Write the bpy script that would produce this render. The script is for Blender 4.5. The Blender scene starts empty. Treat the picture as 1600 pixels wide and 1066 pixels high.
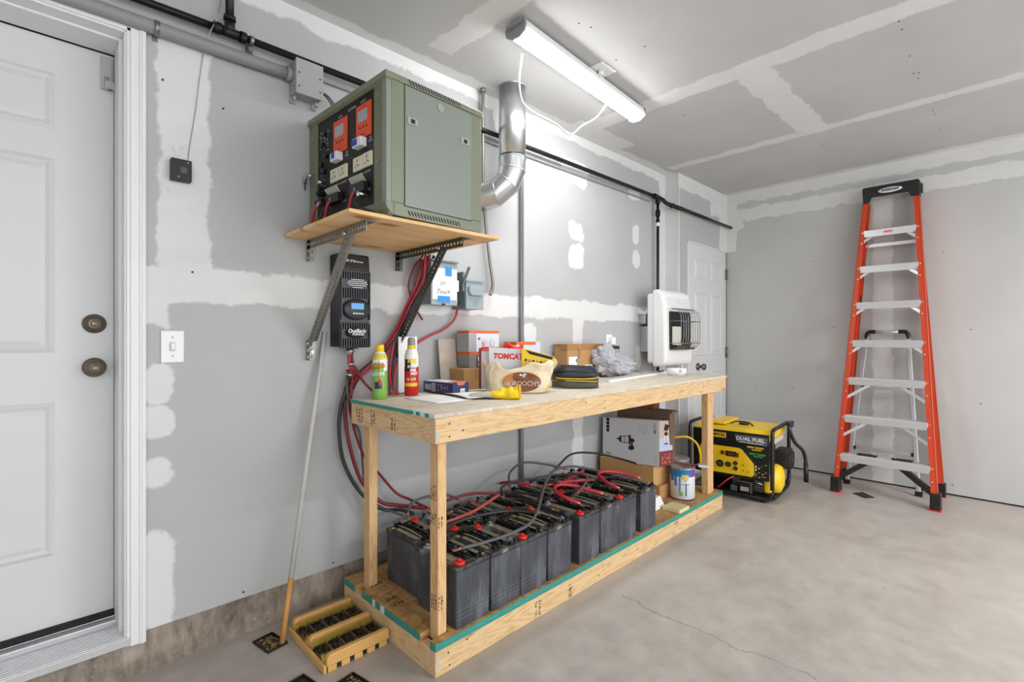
import bpy, bmesh, math, random
from mathutils import Vector, Matrix, noise
random.seed(7)
S = bpy.context.scene
COL = S.collection
PI = math.pi

# ------------------------------------------------------------ camera, light, exposure
cam_d = bpy.data.cameras.new('camera'); cam = bpy.data.objects.new('camera', cam_d); COL.objects.link(cam)
cam_d.sensor_width = 36.0; cam_d.lens = 36.0*772/1600; cam_d.shift_y = -5/1600; cam_d.clip_start = 0.02
YAW = math.atan2(795, 772)
cam.location = (0, 0, 1.16); cam.rotation_euler = (PI/2, 0, YAW - PI/2)
S.camera = cam
w = bpy.data.worlds.new('world'); S.world = w; w.use_nodes = True
w.node_tree.nodes['Background'].inputs[0].default_value = (0.93, 0.97, 1.0, 1)
w.node_tree.nodes['Background'].inputs[1].default_value = 1.55
S.view_settings.view_transform = 'Standard'; S.view_settings.look = 'None'
S.view_settings.gamma = 1; S.view_settings.use_curve_mapping = False
S.view_settings.exposure = 0.98
LAMP_STRENGTH = 28.0
def area(name, loc, rot, sx, sy, e):     # unseen fill lights, added under the ceiling to brighten the room
    l = bpy.data.lights.new(name, 'AREA'); l.shape = 'RECTANGLE'; l.size = sx; l.size_y = sy; l.energy = e
    o = bpy.data.objects.new(name, l); COL.objects.link(o); o.location = loc; o.rotation_euler = rot
    return o
area('added_fill_light', (3.1, -2.1, 2.42), (0, 0, 0), 1.1, 0.1, 46)
area('added_fill_light', (-1.2, -0.6, 2.42), (0, 0, 0), 1.1, 0.1, 5)

# ------------------------------------------------------------ materials
def col(h):
    h = h.lstrip('#'); c = [int(h[i:i+2], 16)/255 for i in (0, 2, 4)]
    return tuple((v/12.92 if v <= 0.04045 else ((v+0.055)/1.055)**2.4) for v in c) + (1,)
_M = {}
def mat(name, color, rough=0.5, metal=0.0, bump=0.0, bscale=40, var=0.0, vscale=8, emit=None, alpha=None, coat=0, trans=0):
    if name in _M: return _M[name]
    m = bpy.data.materials.new(name); m.use_nodes = True; nt = m.node_tree; b = nt.nodes['Principled BSDF']
    c = col(color) if isinstance(color, str) else color
    b.inputs['Base Color'].default_value = c; b.inputs['Roughness'].default_value = rough; b.inputs['Metallic'].default_value = metal
    if coat: b.inputs['Coat Weight'].default_value = coat
    if trans: b.inputs['Transmission Weight'].default_value = trans
    if emit: b.inputs['Emission Color'].default_value = col(emit[0]); b.inputs['Emission Strength'].default_value = emit[1]
    if alpha is not None: b.inputs['Alpha'].default_value = alpha
    tc = nt.nodes.new('ShaderNodeTexCoord')
    n = nt.nodes.new('ShaderNodeTexNoise'); n.inputs['Scale'].default_value = vscale; n.inputs['Detail'].default_value = 5
    nt.links.new(tc.outputs['Object'], n.inputs['Vector'])
    mx = nt.nodes.new('ShaderNodeMix'); mx.data_type = 'RGBA'; v = max(var, 0.03)
    mx.inputs[6].default_value = tuple(k*(1-v) for k in c[:3])+(1,); mx.inputs[7].default_value = tuple(min(1, k*(1+v)) for k in c[:3])+(1,)
    nt.links.new(n.outputs[0], mx.inputs[0]); nt.links.new(mx.outputs[2], b.inputs['Base Color'])
    if bump:
        n2 = nt.nodes.new('ShaderNodeTexNoise'); n2.inputs['Scale'].default_value = bscale; n2.inputs['Detail'].default_value = 4
        nt.links.new(tc.outputs['Object'], n2.inputs['Vector'])
        bp = nt.nodes.new('ShaderNodeBump'); bp.inputs['Strength'].default_value = bump; bp.inputs['Distance'].default_value = 0.002
        nt.links.new(n2.outputs[0], bp.inputs['Height']); nt.links.new(bp.outputs[0], b.inputs['Normal'])
    _M[name] = m; return m

class NT:
    def __init__(s, m): s.nt = m.node_tree
    def n(s, t, **k):
        nd = s.nt.nodes.new(t)
        for a, v in k.items(): setattr(nd, a, v)
        return nd
    def l(s, a, b): s.nt.links.new(a, b)
    def math(s, op, a, b=None, c=None):
        nd = s.n('ShaderNodeMath', operation=op)
        for i, v in enumerate((a, b, c)):
            if v is None: continue
            if isinstance(v, (int, float)): nd.inputs[i].default_value = v
            else: s.l(v, nd.inputs[i])
        return nd.outputs[0]
    def noise(s, vec, scale, detail=4, rough=0.5, dist=0):
        nd = s.n('ShaderNodeTexNoise'); nd.inputs['Scale'].default_value = scale; nd.inputs['Detail'].default_value = detail
        nd.inputs['Roughness'].default_value = rough; nd.inputs['Distortion'].default_value = dist
        s.l(vec, nd.inputs['Vector']); return nd.outputs[0]
    def ramp(s, f, stops):
        r = s.n('ShaderNodeValToRGB'); e = r.color_ramp.elements
        while len(e) < len(stops): e.new(0.5)
        for i, (p, c) in enumerate(stops): e[i].position = p; e[i].color = col(c) if isinstance(c, str) else (c, c, c, 1)
        s.l(f, r.inputs[0]); return r.outputs[0]
    def mix(s, f, a, b):
        nd = s.n('ShaderNodeMix', data_type='RGBA')
        for i, v in ((0, f), (6, a), (7, b)):
            if isinstance(v, str): nd.inputs[i].default_value = col(v)
            elif isinstance(v, (int, float)): nd.inputs[i].default_value = v
            else: s.l(v, nd.inputs[i])
        return nd.outputs[2]
    def scale(s, vec, sc, loc=(0, 0, 0)):
        mp = s.n('ShaderNodeMapping'); mp.inputs['Scale'].default_value = sc; mp.inputs['Location'].default_value = loc
        s.l(vec, mp.inputs[0]); return mp.outputs[0]
def newmat(name, rough=0.6):
    m = bpy.data.materials.new(name); m.use_nodes = True
    m.node_tree.nodes['Principled BSDF'].inputs['Roughness'].default_value = rough
    t = NT(m); tc = t.n('ShaderNodeTexCoord'); _M[name] = m
    return m, t, tc.outputs['Object'], m.node_tree.nodes['Principled BSDF']

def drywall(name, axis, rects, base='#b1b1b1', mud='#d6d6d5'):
    """unpainted drywall with taped and mudded joints: rects (u0,u1,v0,v1,round) in metres on the wall's plane"""
    m, t, P, b = newmat(name, 0.75)
    sp = t.n('ShaderNodeSeparateXYZ'); t.l(P, sp.inputs[0])
    u = sp.outputs[0] if axis in ('xz', 'xy') else sp.outputs[1]
    v = sp.outputs[2] if axis in ('xz', 'yz') else sp.outputs[1]
    n1 = t.noise(P, 7, 3, 0.55); n2 = t.noise(P, 45, 3, 0.6)
    cur = None
    for (u0, u1, v0, v1, rd) in rects:
        du = t.math('SUBTRACT', t.math('ABSOLUTE', t.math('SUBTRACT', u, (u0+u1)/2)), abs(u1-u0)/2-rd)
        dv = t.math('SUBTRACT', t.math('ABSOLUTE', t.math('SUBTRACT', v, (v0+v1)/2)), abs(v1-v0)/2-rd)
        if rd > 0.012:
            a = t.math('MAXIMUM', du, 0.0); c = t.math('MAXIMUM', dv, 0.0)
            d = t.math('SUBTRACT', t.math('SQRT', t.math('ADD', t.math('MULTIPLY', a, a), t.math('MULTIPLY', c, c))), rd)
            d = t.math('MAXIMUM', d, t.math('MINIMUM', t.math('MAXIMUM', du, dv), -1.0))
        else: d = t.math('SUBTRACT', t.math('MAXIMUM', du, dv), rd)
        cur = d if cur is None else t.math('MINIMUM', cur, d)
    d = t.math('ADD', cur, t.math('MULTIPLY', t.math('SUBTRACT', n1, 0.5), 0.085))
    d = t.math('ADD', d, t.math('MULTIPLY', t.math('SUBTRACT', n2, 0.5), 0.022))
    msk = t.ramp(t.math('MULTIPLY_ADD', d, 85, 0.5), [(0.0, 1.0), (1.0, 0.0)])
    big = t.noise(P, 2.2, 4, 0.5)
    pc = t.mix(big, tuple_hex(base, 0.95), tuple_hex(base, 1.05))
    str_ = t.noise(t.scale(P, (2.2, 2.2, 5)), 3, 3, 0.5)
    mc = t.mix(str_, tuple_hex(mud, 0.97), tuple_hex(mud, 1.03))
    t.l(t.mix(msk, pc, mc), b.inputs['Base Color'])
    bp = t.n('ShaderNodeBump'); bp.inputs['Strength'].default_value = 0.35; bp.inputs['Distance'].default_value = 0.003
    t.l(t.math('ADD', t.math('MULTIPLY', msk, 0.6), t.math('MULTIPLY', str_, t.math('MULTIPLY', msk, 0.5))), bp.inputs['Height'])
    t.l(bp.outputs[0], b.inputs['Normal'])
    return m
def tuple_hex(h, k):
    h = h.lstrip('#'); return '#' + ''.join('%02x' % max(0, min(255, round(int(h[i:i+2], 16)*k))) for i in (0, 2, 4))

def lumber(name, axis, light='#d9b88b', dark='#c59b69'):
    m, t, P, b = newmat(name, 0.62)
    sc = {'x': (0.7, 7, 7), 'y': (7, 0.7, 7), 'z': (7, 7, 0.7)}[axis]
    q = t.scale(P, sc, (0.3, 0.7, 0.2))
    wv = t.n('ShaderNodeTexNoise'); wv.inputs['Scale'].default_value = 2.0; wv.inputs['Detail'].default_value = 1; t.l(q, wv.inputs[0])
    rings = t.math('SINE', t.math('MULTIPLY', wv.outputs[0], 75))
    fine = t.noise(t.scale(P, tuple(k*6 for k in sc)), 5, 3, 0.6)
    f = t.math('ADD', t.math('MULTIPLY', rings, 0.12), fine)
    c = t.ramp(f, [(0.25, dark), (0.5, light), (0.85, tuple_hex(light, 1.06))])
    vo = t.n('ShaderNodeTexVoronoi'); vo.inputs['Scale'].default_value = 1.0
    t.l(t.scale(P, {'x': (3.1, 9, 9), 'y': (9, 3.1, 9), 'z': (9, 9, 3.1)}[axis], (0.15, 0.4, 0.33)), vo.inputs[0])
    kn = t.ramp(vo.outputs['Distance'], [(0.05, 1.0), (0.13, 0.0)])
    c = t.mix(t.math('MULTIPLY', kn, 0.75), c, '#8a5a30')
    t.l(c, b.inputs['Base Color']); return m

def osb(name, cols, seed=0.0):
    m, t, P, b = newmat(name, 0.7)
    vo = t.n('ShaderNodeTexVoronoi'); vo.inputs['Scale'].default_value = 26; vo.feature = 'F1'
    t.l(t.scale(P, (0.55, 1.6, 1), (seed, 0, 0)), vo.inputs[0])
    vo2 = t.n('ShaderNodeTexVoronoi'); vo2.inputs['Scale'].default_value = 34
    t.l(t.scale(P, (1.7, 0.5, 1), (seed, 2, 0)), vo2.inputs[0])
    f = t.math('ADD', t.math('MULTIPLY', vo.outputs['Color'], 0.5), t.math('MULTIPLY', vo2.outputs['Color'], 0.5))
    f = t.math('ADD', t.math('MULTIPLY', f, 0.5), t.math('MULTIPLY', t.noise(t.scale(P, (7, 34, 6)), 2.5, 4, .7, .8), 0.55))
    t.l(t.ramp(f, [(0.25, cols[0]), (0.45, cols[1]), (0.7, cols[2])]), b.inputs['Base Color'])
    return m
def plywood(name):
    m, t, P, b = newmat(name, 0.6)
    q = t.noise(t.scale(P, (2.5, 9, 2)), 1.6, 4, 0.55, 0.6)
    c = t.ramp(q, [(0.3, '#dbac70'), (0.5, '#ebc087'), (0.7, '#f2d09e')])
    vo = t.n('ShaderNodeTexVoronoi'); vo.inputs['Scale'].default_value = 1.0
    t.l(t.scale(P, (4.5, 10, 1), (0.2, 0.1, 0)), vo.inputs[0])
    kn = t.ramp(vo.outputs['Distance'], [(0.10, 1.0), (0.30, 0.0)])
    t.l(t.mix(t.math('MULTIPLY', kn, 0.85), c, '#7a4520'), b.inputs['Base Color']); return m

M_wood_x = lumber('pine_lumber_lengthwise', 'x'); M_wood_y = lumber('pine_lumber_crosswise', 'y'); M_wood_z = lumber('pine_lumber_upright', 'z', '#d8b07e', '#c49763')
M_osb_top = osb('worktop_strand_board', ('#b7ab9a', '#cabfac', '#d9d0c0'))
M_osb_deck = osb('deck_strand_board', ('#7d5730', '#a67c49', '#c89e66'), 3.0)
M_ply = plywood('shelf_plywood')
M_teal = mat('teal_edge_paint', '#1f8f86', 0.6, var=.15, vscale=30)
M_tealw = mat('white_edge_paint', '#cfe0dc', 0.6)
M_black = mat('black_plastic', '#131314', 0.42, bump=.2, bscale=300)
M_blackm = mat('black_painted_metal', '#17171a', 0.35)
M_iron = mat('black_iron_pipe', '#1e1c1c', 0.4, metal=.4, var=.5, vscale=40, bump=.3)
M_galv = mat('galvanised_steel', '#c8cacb', 0.28, metal=.95, var=.08, vscale=14)
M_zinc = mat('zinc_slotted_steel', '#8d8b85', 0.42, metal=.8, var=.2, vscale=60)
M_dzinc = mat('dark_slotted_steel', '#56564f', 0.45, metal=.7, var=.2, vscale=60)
M_alu = mat('brushed_aluminium', '#d9d8da', 0.33, metal=.55, var=.05, vscale=30)
M_grey = mat('grey_conduit_plastic', '#8d8d8d', 0.5)
M_greyb = mat('grey_box_plastic', '#a2a1a0', 0.5)
M_elec = mat('grey_blue_enamel', '#93a0a5', 0.4)
M_elecd = mat('dark_grey_enamel', '#6f7a7e', 0.4)
M_white = mat('white_plastic', '#ececeb', 0.4)
M_whitep = mat('white_door_paint', '#d3d3d4', 0.42)
M_trim = mat('white_trim_paint', '#e4e4e4', 0.4)
M_darkgap = mat('dark_rubber_seal', '#1a1a1a', 0.8)
M_bronze = mat('aged_bronze', '#7a6e62', 0.35, metal=.8, var=.2, vscale=50)
M_bronzel = mat('worn_bronze_face', '#a39a8c', 0.3, metal=.8)
M_olive = mat('olive_green_enamel', '#7f836e', 0.38)
M_olived = mat('olive_grey_door_enamel', '#868d84', 0.36)
M_olive2 = mat('olive_trim_enamel', '#75775f', 0.4)
M_orange = mat('orange_red_film', '#ea4c1a', 0.38, var=.12, vscale=30)
M_lcd = mat('grey_lcd', '#a9a9b0', 0.25)
M_cream = mat('cream_socket_plastic', '#e2d9c0', 0.45)
M_blue = mat('blue_rocker', '#1c3fb0', 0.4)
M_red = mat('red_cable_rubber', '#b8303a', 0.42)
M_redc = mat('red_terminal_rubber', '#e02a22', 0.4)
M_redd = mat('faded_red_cable', '#c25a50', 0.45)
M_dred = mat('dark_red_cable', '#7a1820', 0.42)
M_cblk = mat('black_cable_rubber', '#2a2b2e', 0.45)
M_cgry = mat('grey_dusty_cable', '#55565a', 0.5)
M_batt = mat('battery_black_plastic', '#414248', 0.45, var=.25, vscale=9, bump=.15, bscale=120)
def worn_black(name):
    m, t, P, b = newmat(name, 0.45)
    q = t.noise(t.scale(P, (9, 9, 4)), 1.6, 4, .55, .5); s_ = t.noise(t.scale(P, (60, 60, 5)), 2, 3, .6)
    c = t.ramp(t.math('ADD', t.math('MULTIPLY', q, .7), t.math('MULTIPLY', s_, .3)), [(.35, '#36373c'), (.52, '#45474d'), (.66, '#63666d')])
    t.l(c, b.inputs['Base Color']); t.l(t.ramp(q, [(.3, .38), (.7, .6)]), b.inputs['Roughness']); return m
M_batt = worn_black('worn_battery_plastic')
m_, t, P, b = newmat('dusty_battery_lid', 0.65)
_q = t.noise(P, 22, 5, .65); _r = t.noise(t.scale(P, (1, .3, 1)), 60, 3, .6)
t.l(t.ramp(t.math('ADD', t.math('MULTIPLY', _q, .65), t.math('MULTIPLY', _r, .35)), [(.40, '#232426'), (.5, '#45433f'), (.62, '#8d877a')]), b.inputs['Base Color']); M_battl = m_
M_dust = mat('dusty_label_strip', '#9d9780', 0.8, var=.35, vscale=60)
M_lead = mat('lead_terminal', '#9aa0a8', 0.45, metal=.5)
M_copper = mat('copper_lug', '#b8866a', 0.35, metal=.8)
M_yel = mat('yellow_paint', '#f0c81a', 0.38)
M_yelf = mat('yellow_cloth', '#efcf14', 0.75, bump=.4, bscale=90)
M_lorange = mat('orange_fibreglass', '#cb421c', 0.45, var=.06)
M_lred = mat('dark_red_plastic', '#8c1418', 0.4)
M_stamp = mat('black_stamp_ink', '#33261b', 0.8)
M_paper = mat('white_paper', '#eeeeee', 0.7)
M_greyp = mat('pale_grey_print', '#9aa0a8', 0.7)
M_card = mat('kraft_cardboard', '#b88a5a', 0.8, var=.08, vscale=10)
M_cardl = mat('light_kraft_cardboard', '#c89a62', 0.8, var=.06, vscale=10)
M_cbox = mat('white_carton', '#d9d9df', 0.55)
M_navy = mat('navy_print', '#22305c', 0.35)
M_ink = mat('black_print', '#151515', 0.6)
M_maroon = mat('maroon_print', '#7a2f2c', 0.6)
M_bristle = mat('yellow_bristle', '#c9b04a', 0.8)
M_dbristle = mat('black_bristle', '#16130f', 0.9)
M_brushw = mat('varnished_wood', '#d8a862', 0.45, var=.08, vscale=20)
M_txtw = mat('white_print', '#e8e8e8', 0.5)
M_txtg = mat('grey_print', '#a8a8a8', 0.6)
M_screw = mat('dark_screw_head', '#2c2a28', 0.6)

# ------------------------------------------------------------ mesh builder
class B:
    def __init__(s): s.bm = bmesh.new()
    def _face(s, vs, m, smooth=False):
        try: f = s.bm.faces.new(vs)
        except ValueError: return None
        f.material_index = m; f.smooth = smooth; return f
    def box(s, x0, x1, y0, y1, z0, z1, m=0, M=None):
        c = [(x, y, z) for x in (x0, x1) for y in (y0, y1) for z in (z0, z1)]
        v = [s.bm.verts.new(M @ Vector(p) if M else p) for p in c]
        for q in ((0, 1, 3, 2), (4, 6, 7, 5), (0, 4, 5, 1), (2, 3, 7, 6), (0, 2, 6, 4), (1, 5, 7, 3)): s._face([v[i] for i in q], m)
        return s
    def bar(s, p0, p1, w, h, up=(0, 0, 1), m=0):       # rectangular bar from p0 to p1
        p0 = Vector(p0); p1 = Vector(p1); d = (p1-p0); L = d.length; x = d.normalized(); up = Vector(up)
        y = up.cross(x).normalized(); z = x.cross(y)
        M = Matrix.Translation(p0) @ Matrix((x, y, z)).transposed().to_4x4()
        return s.box(0, L, -w/2, w/2, -h/2, h/2, m, M)
    def cyl(s, p0, p1, r0, r1=None, n=16, m=0, smooth=True, caps=True):
        r1 = r0 if r1 is None else r1
        p0 = Vector(p0); p1 = Vector(p1); d = (p1-p0).normalized()
        a = d.orthogonal().normalized(); b = d.cross(a)
        R = []
        for p, r in ((p0, r0), (p1, r1)):
            R.append([s.bm.verts.new(p + a*math.cos(2*PI*i/n)*r + b*math.sin(2*PI*i/n)*r) for i in range(n)])
        for i in range(n): s._face([R[0][i], R[0][(i+1) % n], R[1][(i+1) % n], R[1][i]], m, smooth)
        if caps: s._face(R[0][::-1], m); s._face(R[1], m)
        return s
    def tube(s, pts, r, n=8, m=0, sub=8, closed=False, raw=False):
        P = [Vector(p) for p in pts]
        if raw or len(P) < 3: Q = P
        else:
            Q = []; N = len(P)
            rng = range(N) if closed else range(N-1)
            for i in rng:
                if closed: a, b, c, d = P[(i-1) % N], P[i], P[(i+1) % N], P[(i+2) % N]
                else: a = P[i-1] if i else P[0]*2-P[1]; b = P[i]; c = P[i+1]; d = P[i+2] if i+2 < N else P[-1]*2-P[-2]
                for k in range(sub):
                    t = k/sub
                    Q.append(0.5*((2*b)+(c-a)*t+(2*a-5*b+4*c-d)*t*t+(3*b-a-3*c+d)*t**3))
            if not closed: Q.append(P[-1])
        R = []; up = None; L = len(Q)
        for i, p in enumerate(Q):
            if closed: d = (Q[(i+1) % L]-Q[i-1]).normalized()
            else: d = (Q[min(i+1, L-1)]-Q[max(i-1, 0)]).normalized()
            if up is None: up = d.orthogonal().normalized()
            up = (up - d*up.dot(d)).normalized(); sd = d.cross(up)
            rr = r(i/(L-1)) if callable(r) else r
            R.append([s.bm.verts.new(p + up*math.cos(2*PI*k/n)*rr + sd*math.sin(2*PI*k/n)*rr) for k in range(n)])
        for i in range(L if closed else L-1):
            A, C = R[i], R[(i+1) % L]
            for k in range(n): s._face([A[k], A[(k+1) % n], C[(k+1) % n], C[k]], m, True)
        if not closed: s._face(R[0][::-1], m); s._face(R[-1], m)
        return s
    def lathe(s, prof, c=(0, 0, 0), n=24, M=None, mf=None, m=0, smooth=True):
        R = []
        for (r, z) in prof:
            ring = []
            for k in range(n):
                p = Vector((math.cos(2*PI*k/n)*max(r, 1e-5), math.sin(2*PI*k/n)*max(r, 1e-5), z))
                ring.append(s.bm.verts.new((M @ p if M else p) + Vector(c)))
            R.append(ring)
        for i in range(len(R)-1):
            mi = mf(i) if mf else m
            for k in range(n): s._face([R[i][k], R[i][(k+1) % n], R[i+1][(k+1) % n], R[i+1][k]], mi, smooth)
        s._face(R[0][::-1], mf(0) if mf else m); s._face(R[-1], mf(len(R)-2) if mf else m)
        return s
    def prism(s, poly, o, u, v, n, m=0):                # polygon in the (u,v) plane at o, extruded along the vector n
        o, u, v, n = Vector(o), Vector(u), Vector(v), Vector(n)
        A = [s.bm.verts.new(o+u*a+v*b) for a, b in poly]; C = [s.bm.verts.new(o+u*a+v*b+n) for a, b in poly]
        s._face(A[::-1], m); s._face(C, m); L = len(poly)
        for i in range(L): s._face([A[i], A[(i+1) % L], C[(i+1) % L], C[i]], m)
        return s
    def quad(s, pts, m=0):
        s._face([s.bm.verts.new(p) for p in pts], m); return s
    def ball(s, c, r, sc=(1, 1, 1), m=0, seg=14, M=None):
        g = []
        for i in range(seg//2+1):
            th = PI*i/(seg//2)
            g.append([s.bm.verts.new(Vector(c) + ((M or Matrix.Identity(4)) @ Vector((r*sc[0]*math.sin(th)*math.cos(2*PI*k/seg), r*sc[1]*math.sin(th)*math.sin(2*PI*k/seg), r*sc[2]*math.cos(th))))) for k in range(seg)])
        for i in range(seg//2):
            for k in range(seg): s._face([g[i][k], g[i][(k+1) % seg], g[i+1][(k+1) % seg], g[i+1][k]], m, True)
        bmesh.ops.remove_doubles(s.bm, verts=g[0]+g[-1], dist=1e-6)
        return s
    def surf(s, f, nu, nv, m=0, closeu=False, smooth=True):
        g = [[s.bm.verts.new(f(i/nu, j/nv)) for j in range(nv+1)] for i in range(nu if closeu else nu+1)]
        for i in range(nu):
            for j in range(nv): s._face([g[i][j], g[(i+1) % len(g)][j], g[(i+1) % len(g)][j+1], g[i][j+1]], m, smooth)
        return s

def link(name, bm, mats, parent=None, off=None, bev=0, seg=2):
    me = bpy.data.meshes.new(name)
    bmesh.ops.recalc_face_normals(bm, faces=bm.faces[:])
    if off is not None: bmesh.ops.translate(bm, verts=bm.verts[:], vec=-Vector(off))
    bm.to_mesh(me); bm.free()
    for m in (mats if isinstance(mats, (list, tuple)) else [mats]): me.materials.append(m)
    o = bpy.data.objects.new(name, me); COL.objects.link(o)
    if parent: o.parent = parent
    if bev:
        b = o.modifiers.new('bevel', 'BEVEL'); b.width = bev; b.segments = seg; b.limit_method = 'ANGLE'; b.angle_limit = math.radians(40)
    return o
def part(name, b, mats, T, bev=0, label=None, local=True):
    """local=True: geometry already in the thing's own frame; False: world coordinates of an unrotated thing"""
    o = link(name, b.bm, mats, T, None if local else T.location if not T.parent else T.parent.location, bev)
    if label: o['label'] = label
    return o
def W(name, b, mats, T, bev=0, label=None): return part(name, b, mats, T, bev, label, False)
def thing(name, label, cat, loc=(0, 0, 0), rz=0, group=None):
    o = bpy.data.objects.new(name, None); COL.objects.link(o); o.empty_display_size = .05
    o.location = loc; o.rotation_euler = (0, 0, rz); tag(o, label, cat, group); return o
def tag(o, label, cat, group=None, kind=None):
    if label: o['label'] = label
    if cat: o['category'] = cat
    if group: o['group'] = group
    if kind: o['kind'] = kind
    return o
def single(name, b, mats, label, cat, base, bev=0, group=None, world=True):
    o = link(name, b.bm, mats, None, base if world else None, bev); o.location = base
    return tag(o, label, cat, group)
def struct(name, b, mats, parent=None, bev=0):
    o = link(name, b.bm, mats, parent, None, bev)
    if not parent: o['kind'] = 'structure'
    return o

def text_bm(txt, size, weight=0.0, shear=0.0, sx=1.0, depth=0.0004):
    c = bpy.data.curves.new('t', 'FONT'); c.body = txt; c.size = size; c.align_x = 'CENTER'; c.align_y = 'CENTER'
    c.offset = weight*size; c.shear = shear; c.resolution_u = 3; c.extrude = depth/2
    o = bpy.data.objects.new('t', c); COL.objects.link(o)
    bpy.context.view_layer.update()
    me = bpy.data.meshes.new_from_object(o.evaluated_get(bpy.context.evaluated_depsgraph_get()))
    bpy.data.objects.remove(o); bpy.data.curves.remove(c)
    bm = bmesh.new(); bm.from_mesh(me); bpy.data.meshes.remove(me)
    for v in bm.verts: v.co.x *= sx
    return bm
def text(name, txt, size, m, T, o, u, v, weight=0.02, shear=0, sx=1.0, world=True, rot=0):
    """lettering centred on o, reading along u with its up along v"""
    bm = text_bm(txt, size, weight, shear, sx)
    o, u, v = Vector(o), Vector(u).normalized(), Vector(v).normalized(); n = u.cross(v)
    Mx = Matrix((u, v, n)).transposed().to_4x4(); Mx.translation = o
    if rot: Mx = Mx @ Matrix.Rotation(rot, 4, 'Z')
    bmesh.ops.transform(bm, matrix=Mx, verts=bm.verts[:])
    b = B.__new__(B); b.bm = bm
    return part(name, b, m, T, 0, None, not world)
def text_cyl(name, txt, size, m, T, c, r, ang, z, weight=.02, sx=1.0, shear=0, tilt=0):
    """lettering wrapped on a cylinder in the thing's own frame"""
    bm = text_bm(txt, size, weight, shear, sx)
    for v in bm.verts:
        x, y, zz = v.co; x, y = x*math.cos(tilt)-y*math.sin(tilt), x*math.sin(tilt)+y*math.cos(tilt)
        a = ang + x/r; rr = r+0.0006+zz
        v.co = (c[0]+rr*math.cos(a), c[1]+rr*math.sin(a), z+y)
    b = B.__new__(B); b.bm = bm
    return part(name, b, m, T)
def copy_tree(root, loc, rz):
    r = root.copy(); COL.objects.link(r); r.location = loc; r.rotation_euler = (0, 0, rz)
    for ch in list(root.children):
        c = ch.copy(); COL.objects.link(c); c.parent = r
        for g in list(ch.children):
            d = g.copy(); COL.objects.link(d); d.parent = c
    return r

# ------------------------------------------------------------ the room
D, BY, BX, XB, CZ = 2.108, 1.993, 3.873, 4.852, 2.54     # left wall, bump-out, where it starts, back wall, ceiling
left_rects = [(-1.0, 3.9, 2.475, 2.6, .01), (.315, .475, 1.3, 2.25, .02), (.25, 3.62, 1.285, 1.41, .03), (.24, .34, 1.2, 1.3, .01),
  (.27, .36, .93, 1.06, .04), (.27, .36, .81, .92, .04), (.27, .36, .63, .75, .05), (.27, .35, .14, .48, .03),
  (2.62, 2.73, .1, 1.3, .01), (2.58, 2.74, 1.82, 1.95, .04), (2.58, 2.74, 1.63, 1.80, .04), (3.36, 3.46, 1.90, 2.05, .05), (3.36, 3.46, 1.70, 1.85, .05),
  (2.15, 2.25, 1.08, 1.25, .05), (3.41, 3.48, .92, 1.1, .03), (2.5, 2.78, 2.2, 2.36, .05), (3.76, 3.88, 0, 2.54, .01), (3.3, 3.47, 2.24, 2.33, .04),
  (1.9, 2.05, 2.35, 2.5, .03)]
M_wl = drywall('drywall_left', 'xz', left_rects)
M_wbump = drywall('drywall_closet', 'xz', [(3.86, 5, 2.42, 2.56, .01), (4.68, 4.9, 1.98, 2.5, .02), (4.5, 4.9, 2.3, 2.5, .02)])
M_mud = drywall('mudded_strip', 'yz', [(1.5, 2.2, -1, 3, .01)])
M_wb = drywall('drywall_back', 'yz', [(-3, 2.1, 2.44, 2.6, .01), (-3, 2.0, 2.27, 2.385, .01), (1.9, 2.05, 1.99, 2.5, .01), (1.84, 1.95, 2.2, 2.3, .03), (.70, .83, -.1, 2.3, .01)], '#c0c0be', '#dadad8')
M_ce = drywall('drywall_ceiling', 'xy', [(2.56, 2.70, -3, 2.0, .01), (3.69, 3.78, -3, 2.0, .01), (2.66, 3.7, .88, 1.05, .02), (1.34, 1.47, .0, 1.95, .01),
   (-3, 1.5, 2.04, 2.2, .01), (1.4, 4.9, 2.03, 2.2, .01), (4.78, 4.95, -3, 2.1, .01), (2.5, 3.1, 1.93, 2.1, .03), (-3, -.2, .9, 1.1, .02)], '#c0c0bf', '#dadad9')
# concrete
mf, t, P, b = newmat('concrete_floor', 0.42)
n1 = t.noise(P, 1.1, 5, .6, .4); n2 = t.noise(P, 9, 6, .65); n3 = t.noise(P, 60, 3, .6)
f = t.math('ADD', t.math('MULTIPLY', n1, .6), t.math('MULTIPLY', n2, .4))
c = t.ramp(f, [(.34, '#9b938c'), (.5, '#b0a8a1'), (.66, '#c0b8b0')])
vo = t.n('ShaderNodeTexVoronoi'); vo.inputs['Scale'].default_value = 5.5; t.l(P, vo.inputs[0])
c = t.mix(t.math('MULTIPLY', t.ramp(vo.outputs['Distance'], [(.02, 1.0), (.075, 0.0)]), t.ramp(n2, [(.5, 0.0), (.58, .7)])), c, '#6b625a')
sp = t.n('ShaderNodeSeparateXYZ'); t.l(P, sp.inputs[0])
xw = t.math('ADD', sp.outputs[0], t.math('MULTIPLY', t.math('SUBTRACT', t.noise(P, 5, 5, .6), .5), .13))
ck = t.math('ABSOLUTE', t.math('SUBTRACT', xw, 1.9))
ckm = t.math('MULTIPLY', t.ramp(ck, [(.001, 1.0), (.0035, 0.0)]), t.math('MULTIPLY', t.math('LESS_THAN', sp.outputs[1], 1.25), .7))
c = t.mix(ckm, c, '#5d554e')
t.l(c, b.inputs['Base Color']); t.l(t.ramp(n2, [(.3, .32), (.7, .55)]), b.inputs['Roughness'])
bp = t.n('ShaderNodeBump'); bp.inputs['Strength'].default_value = .12; bp.inputs['Distance'].default_value = .002; t.l(n3, bp.inputs['Height']); t.l(bp.outputs[0], b.inputs['Normal'])
ms, t, P, b = newmat('stem_wall_concrete', 0.85)
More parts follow.
